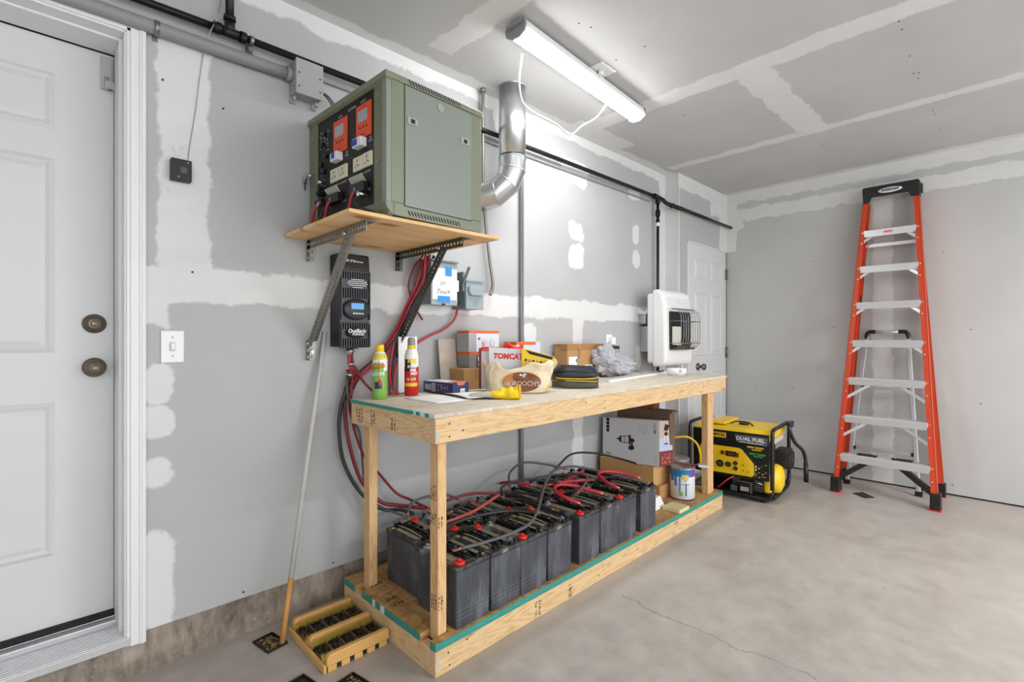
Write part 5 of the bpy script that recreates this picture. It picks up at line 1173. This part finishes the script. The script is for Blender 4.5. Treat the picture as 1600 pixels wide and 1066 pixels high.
def lantern(cu, cv, s, rot, nm):
    def t_(x, y):
        x, y = x*s, y*s; return (LW-cu*LW - (x*math.cos(rot)-y*math.sin(rot)), cv*LH + x*math.sin(rot)+y*math.cos(rot))
    P_ = lambda L: [t_(*q) for q in L]
    YZ(P_([(-.9, -.5), (-.2, -.75), (.9, -.5), (.9, .5), (-.2, .7), (-.9, .4)]), mat('lantern_glass_print', '#d8d0cc', .5), nm+'_glass', .0020)
    for q in ([(-1.9, -.06), (-1.3, -.2), (-1.3, .2), (-1.9, .06)], [(-1.3, -.45), (-1.0, -.6), (-.8, -.6), (-.8, .6), (-1.0, .6), (-1.3, .45)], [(.8, -.8), (1.15, -.95), (1.3, 0), (1.15, .95), (.8, .8)], [(1.2, -.3), (1.9, -.35), (2.1, .0), (1.8, .25), (1.2, .3)], [(.7, -1.6), (1.2, -1.9), (1.9, -1.7), (2.0, -1.2), (1.5, -.9), (1.0, -1.0)], [(1.4, -1.1), (1.7, -1.1), (1.65, -.2), (1.35, -.2)], [(-.8, -.62), (.9, -.62), (.9, -.52), (-.8, -.50)], [(-.8, .62), (.9, .70), (.9, .60), (-.8, .50)], [(-.1, -.72), (-.02, -.72), (-.02, .68), (-.1, .68)]):
        YZ(P_(q), M_ink, nm+'_frame', .0028)
lantern(.42, .52, .036, 0, 'lantern')
LC('small_lantern_glass', B().prism([(-.02, -.03), (.02, -.03), (.028, .02), (-.028, .02)], (.085, -.0018, .175), X_, Z_, (0, .0006, 0)), mat('lantern_glass_print', '#d8d0cc', .5))
LC('small_lantern_frame', B().prism([(-.028, .02), (.028, .02), (.012, .042), (-.012, .042)], (.085, -.0022, .175), X_, Z_, (0, .0006, 0)).prism([(-.024, -.038), (.024, -.038), (.022, -.03), (-.022, -.03)], (.085, -.0022, .175), X_, Z_, (0, .0006, 0)).prism([(-.03, .06), (.02, .055), (.04, .09), (-.01, .10)], (.085, -.0022, .17), X_, Z_, (0, .0006, 0)).prism([(-.003, -.03), (.003, -.03), (.003, .06), (-.003, .06)], (.085, -.0022, .175), X_, Z_, (0, .0006, 0)), M_ink)
text('lettering', 'HOME', .030, M_greyp, lc, tilt @ Vector((-.002, LW-.93*LW, LH*.80)), (0, .0, -1), (0, -1, 0), .01)
text('lettering', 'OUTDOOR', .012, M_greyp, lc, tilt @ Vector((-.002, LW-.735*LW, LH*.80)), (0, .0, -1), (0, -1, 0), .01) if False else None
single('board_offcut', B().box(3.03, 3.10, 1.62, 2.03, .3265, .66).box(3.02, 3.11, 1.60, 2.04, .66, .672), mat('dark_weathered_wood', '#6a5646', .8, var=.2, vscale=15), 'dark weathered boards standing behind the lantern carton', 'board', (3.06, 1.83, .327))
single('wood_block', B().box(3.04, 3.10, 1.74, 1.83, .673, .72), mat('red_brown_wood', '#8e4a26', .6, var=.2), 'reddish brown wood block on top of the dark boards', 'block', (3.07, 1.78, .673))
pc = thing('paint_can', 'open white paint can with blue label and drips, on the deck', 'paint can', (3.055, 1.545, D0))
part('can', B().lathe([(.074, 0), (.078, .003), (.078, .15), (.078, .196), (.081, .199), (.081, .203), (.068, .203), (.066, .195), (.0, .188)], (0, 0, 0), 40, mf=lambda i: 2 if i >= 3 else (1 if i == 2 else 0)), [mat('white_can_label', '#dfe1e6', .35), mat('blue_can_label', '#2f7cc0', .35), M_galv], pc)
ac = math.radians(207)
part('magenta_patch', arcpatch(.0785, ac+.75, ac+1.25, .150, .192), mat('magenta_label', '#9a2a8e', .4), pc)
for a_, z_, w_ in ((-.55, .09, .10), (-.2, .05, .06), (.25, .12, .05), (-.9, .12, .2)): part('paint_drip', arcpatch(.0786, ac+a_-w_, ac+a_+w_, z_, .152, 4), _M['blue_can_label'], pc)
part('picture', arcpatch(.0788, ac-.05, ac+.5, .13, .165), M_can_gold, pc)
part('label_mark', arcpatch(.0788, ac-.25, ac+.05, .03, .055), M_green, pc)
part('label_mark', arcpatch(.0788, ac+.25, ac+.35, .03, .11), mat('dark_teal_print', '#2a5563', .5), pc)
part('label_print', arcpatch(.0787, ac-.3, ac+.6, .10, .106), M_greyp, pc)
part('base_stain', B().lathe([(.0785, -.0003), (.0795, .004), (.0785, .008)], (0, 0, 0), 36), mat('purple_stain', '#4a2a3c', .5), pc)
pc2 = thing('paint_can', 'bare metal paint can behind the blue labelled can', 'paint can', (3.21, 1.66, D0))
part('can', B().lathe([(.076, 0), (.08, .003), (.08, .205), (.083, .208), (.083, .213), (.072, .213), (.07, .206), (.0, .206)], (0, 0, 0), 36), mat('dull_tin', '#b9bbb9', .35, metal=.5), pc2)
br = thing('paint_brush', 'paint brush with dark red handle resting across the blue paint can', 'brush', (3.08, 1.52, .325))
W('handle', B().bar((3.05, 1.60, .332), (3.13, 1.475, .325), .016, .010), M_maroon, br, .004)
W('bristles', B().bar((3.13, 1.475, .325), (3.165, 1.42, .322), .045, .014), M_alu, br, .002)
single('sponge_pad', B().box(2.745, 2.87, 1.405, 1.52, D0, D0+.022), mat('pale_yellow_foam', '#d8cf9a', .8, bump=.3), 'pale yellow foam pad on the deck beside the last battery', 'pad', (2.81, 1.46, D0), .003)
for k in range(4):
    nm = ['lowest of the small pile', 'second from the bottom of the small pile', 'third from the bottom of the small pile', 'top of the small pile'][k]
    single('folded_sheet', B().box(2.60+.01*k, 2.80-.008*k, 1.53+.004*k, 1.70, D0+.018*k, D0+.018*k+.0165), M_paper, 'white folded sheet behind the yellow pad, '+nm, 'sheet', (2.7, 1.6, D0+.018*k), .003, 'folded white sheets')
single('yellow_hose', B().tube([(3.15, 1.75, .44), (3.25, 1.71, .455), (3.36, 1.66, .45), (3.42, 1.62, .40), (3.43, 1.60, .33), (3.44, 1.60, .26), (3.50, 1.60, .20), (3.58, 1.62, .10)], .008, 10), M_yel, 'yellow hose arching from behind the lantern carton down to the generator', 'hose', (3.43, 1.6, .1))

# ------------------------------------------------------------ generator
gn = thing('generator', 'yellow and black portable generator on the floor past the workbench end', 'generator', (3.68, 1.20, 0), math.radians(5))
GD, GW = .50, .575
def fr(name, pts, r=.0135, m=None, n=12): return part(name, B().tube(pts, r, n, sub=6), m or M_blackm, gn)
for y in (0.0, GW):
    fr('frame_hoop', [(.0, y, .10), (0, y, .30), (0, y, .46), (.01, y, .50), (.05, y, .515), (.20, y, .515), (GD-.06, y, .515), (GD-.01, y, .50), (GD, y, .46), (GD, y, .25), (GD, y, .10), (GD-.02, y, .05), (GD-.08, y, .03), (.25, y, .03), (.08, y, .03), (.02, y, .045)])
fr('frame_bar', [(.0, 0, .08), (.0, .02, .045), (0, .07, .03), (0, GW/2, .03), (0, GW-.07, .03), (0, GW-.02, .045), (0, GW, .08)])
fr('frame_bar', [(GD, 0, .08), (GD, .02, .045), (GD, .07, .03), (GD, GW/2, .03), (GD, GW-.07, .03), (GD, GW-.02, .045), (GD, GW, .08)])
for y in (.06, GW-.06):
    for x in (.04, GD-.04): part('rubber_foot', B().lathe([(.022, 0), (.025, .004), (.018, .03), (.0, .032)], (x, y, 0), 14), M_black, gn)
part('skid_plate', B().box(.02, GD-.02, .02, GW-.02, .030, .042), M_blackm, gn)
# tank hood
hd = B().prism([(.025, .425), (.012, .44), (.015, .478), (.05, .500), (.30, .512), (GD-.05, .50), (GD-.02, .47), (GD-.02, .425)], (0, .022, 0), (1, 0, 0), (0, 0, 1), (0, GW-.044, 0))
part('tank_hood', hd, M_yel, gn, .008)
part('hood_pad', B().box(.08, GD-.08, .34, .46, .508, .525), M_yel, gn, .008)
part('fuel_cap', B().cyl((.20, .24, .505), (.20, .24, .520), .035, n=20).tube([(.14, .16, .512), (.16, .20, .530), (.16, .28, .530), (.14, .32, .512)], .005, 6), M_black, gn)
part('black_band', B().box(.004, .022, .022, GW-.022, .400, .478), M_blackm, gn, .003)
part('name_plate', B().prism([(.235, .408), (.032, .398), (.028, .458), (.25, .462)], (.0, 0, 0), (0, 1, 0), (0, 0, 1), (.004, 0, 0)), mat('grey_name_plate', '#565b62', .4), gn, .001)
U_ = (0, -1, 0); V_ = (0, 0, 1)
def gt(txt, y, z, s, m, **k): return text('lettering', txt, s, m, gn, (k.pop('x', -.0005), y, z), U_, V_, world=False, **k)
gt('DUAL FUEL', .142, .434, .036, M_txtw, weight=.02, sx=1.05)
part('name_underline', B().box(-.0006, .0, .06, .22, .408, .4115), M_txtw, gn)
part('brand_plate', B().box(.0025, .0042, .31, .47, .425, .462), M_yel, gn)
gt('CHAMPION', .39, .443, .034, M_ink, x=.0018, weight=.03, sx=.8)
part('control_housing', B().box(.016, .19, .022, GW-.02, .150, .400), M_black, gn, .006)
cp = [(.50, .175), (.50, .35), (.47, .362), (.22, .362), (.20, .352), (.122, .262), (.118, .185), (.135, .168), (.49, .165)]
part('panel_rim', B().prism([(a+(.008 if a > .3 else -.008), c_+(.007 if c_ > .25 else -.007)) for a, c_ in cp], (.010, 0, 0), (0, 1, 0), (0, 0, 1), (.008, 0, 0)), M_blackm, gn, .002)
part('control_panel', B().prism(cp, (.005, 0, 0), (0, 1, 0), (0, 0, 1), (.006, 0, 0)), M_yel, gn, .001)
part('meter_window', B().box(-.001, .005, .238, .312, .294, .332), M_black, gn, .006)
part('meter_display', B().box(-.002, -.001, .250, .298, .304, .320), M_lred, gn)
for (y0, y1, z0, z1) in ((.32, .345, .302, .33), (.22, .235, .294, .326)): part('rocker_switch', B().box(-.003, .005, y0, y1, z0, z1), M_lred, gn, .002)
for (y, z, r) in ((.352, .232, .026), (.294, .234, .019), (.243, .250, .015), (.243, .212, .015), (.43, .24, .024), (.41, .31, .014)):
    s_ = part('outlet', B().cyl((-.003, y, z), (.006, y, z), r, n=20), M_black, gn, .001)
    link('outlet_face', B().cyl((-.0045, y, z), (-.003, y, z), r*.5, n=12).bm, mat('grey_socket', '#4a4a4c', .5), s_)
for (y, z) in ((.19, .245), (.19, .205), (.16, .20)): part('breaker_button', B().cyl((0, y, z), (.006, y, z), .004, n=8), M_ink, gn)
part('data_panel', B().box(.012, .0165, .024, .185, .155, .395), mat('deep_black_print', '#0f1013', .4), gn)
M_gp = mat('green_print', '#3fae4c', .5)
gt('4750W 120/240V', .112, .378, .017, M_yel, x=.011, weight=.04, sx=.9); gt('GASOLINE', .105, .362, .013, M_yel, x=.011, weight=.04)
gt('4275W 120/240V', .098, .332, .017, M_gp, x=.011, weight=.04, sx=.9); gt('PROPANE', .095, .316, .013, M_gp, x=.011, weight=.04)
part('small_print', stamp((.0118, .12, .17), (0, -1, 0), (0, 0, 1), (-1, 0, 0), 4, 4, .022, .026, 51, .5), M_can_gold, gn)
part('round_badge', B().cyl((.011, .11, .245), (.0122, .11, .245), .007).cyl((.011, .11, .222), (.0122, .11, .222), .007), M_txtw, gn)
# lower works
part('engine_block', B().box(.10, .42, .03, .30, .043, .15), mat('cast_grey', '#77736c', .5, metal=.5, var=.3, vscale=40), gn, .01)
for k in range(6): part('cooling_fin', B().box(.07, .10, .04+0*k, .13, .055+k*.014, .061+k*.014), mat('cast_fin', '#8f8a80', .45, metal=.6), gn)
part('alternator', B().cyl((.24, .30, .12), (.24, .54, .12), .09, n=28), M_blackm, gn)
bt = part('starter_battery', B().box(.02, .09, .15, .222, .043, .115), M_black, gn, .003)
link('battery_label', B().box(.0185, .02, .158, .215, .055, .085).bm, M_txtg, bt)
part('battery_strap', B().box(.015, .095, .14, .147, .042, .122).box(.015, .095, .14, .23, .118, .124), M_zinc, gn, .001)
part('relay_box', B().box(.02, .07, .24, .285, .043, .083), mat('slate_plastic', '#4c5660', .5), gn, .003)
part('choke_lever', B().tube([(.03, .11, .13), (.0, .10, .135), (-.005, .06, .13)], .004, 8), M_galv, gn)
part('red_lead', B().tube([(.015, .26, .15), (-.01, .29, .13), (-.012, .33, .09), (.01, .37, .05)], .0065, 8), M_red, gn)
part('engine_cover', B().lathe([(.0, .05), (.055, .045), (.092, .03), (.105, 0), (.105, -.02)], (0, 0, 0), 32, Matrix.Translation((.17, .012, .145)) @ Matrix.Rotation(PI/2, 4, 'X') @ Matrix.Diagonal((1, 1, 1, 1))), M_yel, gn)
part('engine_shroud', B().box(.02, .30, .015, .06, .06, .21), M_yel, gn, .02)
mf_ = part('muffler', B().box(.26, .42, -.045, .05, .20, .335), mat('sooty_steel', '#35322c', .5, metal=.3), gn, .012)
link('muffler_guard', B().tube([(.255, -.05, .22), (.25, -.052, .31), (.36, -.052, .315), (.40, -.052, .30), (.40, -.052, .22), (.30, -.052, .20)], .005, 6, closed=True).bm, M_blackm, mf_)
part('side_plate', B().box(.05, .36, .008, .02, .405, .44), mat('pale_label', '#c9c3a8', .5), gn)
part('fold_handle', B().tube([(GD-.01, -.018, .50), (GD-.10, -.022, .505), (GD-.13, -.03, .48), (GD-.10, -.06, .38), (GD-.05, -.10, .32), (GD-.03, -.115, .26), (GD-.03, -.12, .20)], .0125, 12), M_blackm, gn)
part('handle_grip', B().cyl((GD-.03, -.119, .22), (GD-.03, -.122, .08), .016, n=14), M_black, gn)
part('handle_bracket', B().box(GD-.12, GD+.0, -.035, -.012, .48, .525), M_blackm, gn, .004)

# ------------------------------------------------------------ stepladder
def LX(z): return 4.33+(4.762-4.33)*z/2.33
def yl(z): return .993-(.993-.878)*z/2.2
def yr(z): return .383+(.526-.383)*z/2.2
st = thing('stepladder', 'tall orange stepladder with aluminium steps and black top cap by the back wall', 'ladder', (4.55, .69, 0))
dirx = Vector((.18, 0, 1)).normalized()
def chan(y0, y1, z0, z1, xf, wd, dep, flip, m, nm):
    """C channel rail between heights: web on the outer side, flanges front and back"""
    b = B(); th = .004
    def pt(z, y, dx): return (xf(z)+dx, y, z)
    s = 1 if flip else -1     # web side
    for (a, c_, e0, e1) in ((0, th, 0, wd), (dep-th, dep, 0, wd), (0, dep, 0, th)):
        P_ = []
        for z, yy in ((z0, y0), (z1, y1)):
            for dx in (a, c_):
                for dy in (e0, e1): P_.append(b.bm.verts.new(pt(z, yy-s*dy, dx)))
        for q in ((0, 1, 3, 2), (4, 6, 7, 5), (0, 4, 5, 1), (2, 3, 7, 6), (0, 2, 6, 4), (1, 5, 7, 3)): b._face([P_[i] for i in q], 0)
    return W(nm, b, m, st)
chan(yl(.06), yl(2.24), .06, 2.24, LX, .034, .075, True, M_lorange, 'front_rail')
chan(yr(.06), yr(2.24), .06, 2.24, LX, .034, .075, False, M_lorange, 'front_rail')
RX = lambda z: 4.735+.035*z/2.2
chan(1.025, .868, .03, 2.22, RX, .03, .055, True, M_lorange, 'rear_rail')
chan(.385, .536, .03, 2.22, RX, .03, .055, False, M_lorange, 'rear_rail')
for (y, s, x) in ((.993, 1, 4.33), (.383, -1, 4.33)):
    f = W('foot', B().prism([(-.012, 0), (.09, 0), (.085, .05), (.082, .105), (.0, .105), (-.004, .05)], (x-.002, y+(.010 if s > 0 else -.012), .008), (1, 0, 0), (0, 0, 1), (0, -.0, 0) if False else (0, (-.056 if s > 0 else .056), 0)), M_black, st, .003)
    W('sole', B().box(x-.016, x+.09, y-.049 if s > 0 else y-.015, y+.013 if s > 0 else y+.047, 0, .0085), M_redc, st)
for (y, x) in ((1.025, 4.735), (.385, 4.735)):
    yy0, yy1 = (y-.036, y+.006) if y > .7 else (y-.006, y+.036)
    W('foot', B().box(x-.006, x+.062, yy0, yy1, .006, .10), M_black, st, .003); W('sole', B().box(x-.008, x+.064, yy0-.002, yy1+.002, 0, .0065), M_redc, st)
for k, z in enumerate((.284, .572, .855, 1.141, 1.433, 1.716, 2.0)):
    x = LX(z); ya, yb = yl(z)-.026, yr(z)+.026
    s_ = W('step', B().box(x-.006, x-.002, yb, ya, z-.052, z-.004).box(x-.006, x+.085, yb, ya, z-.004, z).box(x+.081, x+.085, yb, ya, z-.035, z-.004), M_alu, st, .001)
    rb = B()
    for j in range(9): rb.box(x+.002+j*.009, x+.0045+j*.009, yb+.004, ya-.004, z, z+.0015)
    for zz in (z-.018, z-.032): rb.box(x-.0075, x-.006, yb+.002, ya-.002, zz, zz+.004)
    link('tread_rib', rb.bm, M_alu, s_).data.transform(Matrix.Translation(-st.location))
    if k > 0:
        L_ = (.14 if k < 3 else .055)
        for (ye, s) in ((ya, -1), (yb, 1)):
            zb = z-.05-(.105 if k < 3 else .045)
            yy = yl(zb)-.022 if s < 0 else yr(zb)+.022
            W('step_brace', B().bar((x+.004, ye+s*L_, z-.045), (LX(zb)+.004, yy, zb), .020, .003, (1, 0, 0)), M_alu, st)
    else:
        for (ye, s) in ((ya, -1), (yb, 1)):
            W('corner_brace', B().bar((x+.03, ye+s*.20, z-.012), (LX(.10)+.03, (yl(.1)-.02) if s < 0 else (yr(.1)+.02), .10), .035, .05, (1, 0, 0)), M_black, st, .004)
            W('brace_plate', B().box(x+.03, x+.078, min(ye+s*.10, ye+s*.22), max(ye+s*.10, ye+s*.22), z+.0016, z+.012), M_black, st, .004)
            W('rivet', B().cyl((x+.055, ye+s*.2, z+.012), (x+.055, ye+s*.2, z+.016), .007, n=10), M_galv, st)
    for yy in (yl(z)-.016, yr(z)+.016):
        for dz in (-.014, -.036): W('rivet', B().cyl((x-.0035, yy, z+dz), (x+.001, yy, z+dz), .005, n=8), M_alu, st)
        W('rivet', B().cyl((LX(z-.1)-.0035, (yy-.0 if z > 1 else yy), z-.10), (LX(z-.1)+.001, yy, z-.10), .005, n=8), M_alu, st)
for z in (1.90, 1.62, 1.34):
    W('rear_brace', B().box(RX(z)-.003, RX(z)+.0, (.385+(.536-.385)*z/2.2)+.004, (1.025-(1.025-.868)*z/2.2)-.004, z-.025, z), M_alu, st) if z > 1.7 else None
for y in (.905, .497): W('spreader', B().bar((LX(1.55)+.07, y-(.02 if y > .7 else -.02), 1.50), (RX(1.3)-.002, y-(.015 if y > .7 else -.015), 1.36), .004, .016, (0, 1, 0)), M_dzinc, st)
x = LX(2.25)
cpz = W('top_cap', B().prism([(.872, 2.225), (.878, 2.335), (.868, 2.345), (.535, 2.345), (.524, 2.335), (.526, 2.225), (.575, 2.225), (.590, 2.262), (.815, 2.262), (.830, 2.225)], (x-.02, 0, 0), (0, 1, 0), (0, 0, 1), (.012, 0, 0)).box(x-.008, x+.078, .528, .872, 2.325, 2.345).box(x-.008, x+.078, .526, .532, 2.225, 2.325).box(x-.008, x+.078, .868, .874, 2.225, 2.325), M_black, st, .004)
W('logo_oval', B().lathe([(.075, 0), (.075, .001), (0, .001)], (0, 0, 0), 40, Matrix.Translation((x-.0203, .70, 2.300)) @ Matrix.Rotation(-PI/2, 4, 'Y') @ Matrix.Diagonal((.27, 1, 1, 1))), M_txtw, st)
text('lettering', 'WERNER', .026, M_ink, st, (x-.0217, .70, 2.300), (0, -1, 0), (0, 0, 1), .035, .15, 1.05)
W('hinge_bolt', B().box(x+.03, x+.07, .512, .527, 2.25, 2.32), M_dzinc, st, .002)
W('warning_label', B().box(LX(2.0)-.0072, LX(2.0)-.006, .68, .735, 1.965, 1.985), M_redc, st)
W('wall_roller', B().box(4.77, 4.80, .98, .99, 1.28, 1.29), M_black, st) if False else None

# ------------------------------------------------------------ small step stool behind it
ss = thing('step_stool', 'small aluminium folding step ladder behind the orange stepladder', 'ladder', (4.70, .74, 0))
SX = lambda z: 4.655+.14*z/1.2
def yl2(z): return .965-(.965-.857)*z/1.2
def yr2(z): return .52+(.60-.52)*z/1.2
M_alu2 = mat('satin_aluminium', '#c9c9cc', .35, metal=.5)
for f_ in (yl2, yr2):
    W('leg', B().bar((SX(.03), f_(.03), .03), (SX(1.17), f_(1.17), 1.17), .028, .022, (1, 0, 0)), M_alu2, ss, .004)
    W('foot', B().box(SX(0)-.018, SX(0)+.018, f_(0)-.022, f_(0)+.022, 0, .035), M_black, ss, .004)
W('handrail', B().cyl((SX(1.2), yl2(1.2)-.045, 1.205), (SX(1.2), yr2(1.2)+.045, 1.205), .013), M_alu2, ss)
for f_, s in ((yl2, -1), (yr2, 1)): W('corner_grip', B().tube([(SX(1.15), f_(1.15), 1.15), (SX(1.18), f_(1.18), 1.18), (SX(1.2), f_(1.2)+s*.015, 1.205), (SX(1.2), f_(1.2)+s*.055, 1.207)], .0155, 10), M_black, ss)
for z in (.30, .53, .775):
    W('tread', B().box(SX(z)-.012, SX(z)+.03, yr2(z)+.012, yl2(z)-.012, z-.02, z), M_alu2, ss, .002)
    for yy in (yl2(z)-.02, yr2(z)+.02): W('tread_cap', B().box(SX(z)-.014, SX(z)+.032, yy-.008, yy+.008, z-.022, z+.002), M_black, ss, .002)

# ------------------------------------------------------------ floor things
bk = thing('boot_brush', 'wooden two lane boot scraper brush against the near end of the workbench', 'brush', (.73, 1.668, 0))
for k in range(5): part('slat', B().box(.004+k*.049, .036+k*.049, .0, .325, 0, .020), M_brushw, bk, .002)
part('rubber_strip', B().box(.006, .235, .006, .319, .001, .018), M_black, bk)
for y in (0, .148, .305): part('side_rail', B().prism([(0, .0205), (0, .046), (.006, .056), (.016, .060), (.236, .060), (.24, .055), (.24, .0205)], (0, y, 0), (1, 0, 0), (0, 0, 1), (0, .02, 0)), M_brushw, bk, .003)
part('end_rail', B().box(-.012, -.001, .0, .325, .0, .028), M_brushw, bk, .003)
r_ = random.Random(3)
def tufts(x0, x1, y0, y1, n, h, lean, wd=.0022):
    b = B()
    for _ in range(n):
        x, y = x0+(x1-x0)*r_.random(), y0+(y1-y0)*r_.random(); hh = h*(.75+.4*r_.random())
        dx, dy = lean[0]+(.5-r_.random())*.012, lean[1]+(.5-r_.random())*.012
        w_ = wd
        v = [b.bm.verts.new(p) for p in ((x-w_, y-w_, .021), (x+w_, y-w_, .021), (x, y+w_, .021), (x+dx, y+dy, .021+hh))]
        for q in ((0, 1, 3), (1, 2, 3), (2, 0, 3)): b._face([v[i] for i in q], 0)
    return b
for lane, (ya, yb) in enumerate(((.022, .147), (.170, .304))):
    for k in range(5):
        x0 = .003+k*.048
        o_ = part('brush_block', B().box(x0, x0+.044, ya+.012, yb-.012, .0205, .027), mat('brown_brush_block', '#6e5433', .85), bk)
        tag(part('bristle_tufts', tufts(x0, x0+.036, ya+.015, yb-.015, 110, .020, (0, 0)), M_dbristle, bk), None, None, None, 'stuff')
        part('block_divider', B().box(x0+.040, x0+.045, ya+.012, yb-.012, .027, .040), mat('grey_divider', '#5a5148', .6), bk)
    tag(part('bristle_tufts', tufts(.0, .236, yb-.016, yb-.004, 420, .034, (0, -.014)), M_bristle, bk), None, None, None, 'stuff')
    tag(part('bristle_tufts', tufts(.0, .236, ya+.002, ya+.016, 420, .026, (0, .010)), M_bristle, bk), None, None, None, 'stuff')
def tray(c, ux_, L_, Wd, label, seed, fill):
    u = Vector((ux_[0], ux_[1], 0)).normalized(); ang = math.atan2(u.y, u.x)
    t_ = thing('glue_trap', label, 'trap', (c[0], c[1], 0), ang, 'black trays on the floor')
    part('tray', B().box(-L_/2, L_/2, -Wd/2, Wd/2, 0, .002).box(-L_/2, L_/2, -Wd/2, -Wd/2+.005, .002, .008).box(-L_/2, L_/2, Wd/2-.005, Wd/2, .002, .008).box(-L_/2, -L_/2+.005, -Wd/2+.005, Wd/2-.005, .002, .008).box(L_/2-.005, L_/2, -Wd/2+.005, Wd/2-.005, .002, .008), M_black, t_, .001)
    rr_ = random.Random(seed)
    if fill:
        b = B()
        for _ in range(fill):
            x, y, a = (rr_.random()-.5)*(L_-.02), (rr_.random()-.5)*(Wd-.02), rr_.random()*PI; l_ = .002+.005*rr_.random()
            b.box(-l_, l_, -.0009, .0009, 0, .0015, 0, Matrix.Translation((x, y, .0025)) @ Matrix.Rotation(a, 4, 'Z'))
        tag(part('debris', b, mat('straw_debris', '#a58a5c', .8), t_), None, None, None, 'stuff')
tray((.648, 1.984), (.02, -.11), .112, .078, 'black glue tray full of debris under the wooden pole', 1, 90)
tray((.642, 1.655), (.02, -.11), .112, .076, 'clean black glue tray cut by the lower photo edge', 2, 0)
tray((.768, 1.545), (.02, -.11), .112, .076, 'black debris flecked glue tray just in front of the boot brush', 3, 60)
single('black_floor_plate', B().prism([(4.386, .872), (4.461, .826), (4.38, .739), (4.313, .785)], (0, 0, 0), (1, 0, 0), (0, 1, 0), (0, 0, .005)), M_black, 'small black plate on the floor under the stepladder', 'plate', (4.385, .805, 0))
po = thing('wooden_pole', 'long thin pole leaning on the wall, white above and bare wood below', 'pole', (.677, 1.945, .003))
p0 = Vector((.677, 1.945, .004)); p1 = Vector((.908, 2.096, 1.185)); pm = p0.lerp(p1, .19)
W('bare_section', B().cyl(p0, pm, .0105, .0100, n=16), mat('honey_wood', '#c88f4e', .5, var=.1), po)
W('painted_section', B().cyl(pm, p1, .0102, .009, n=16), mat('worn_white_paint', '#c3c1bc', .5, var=.06), po)
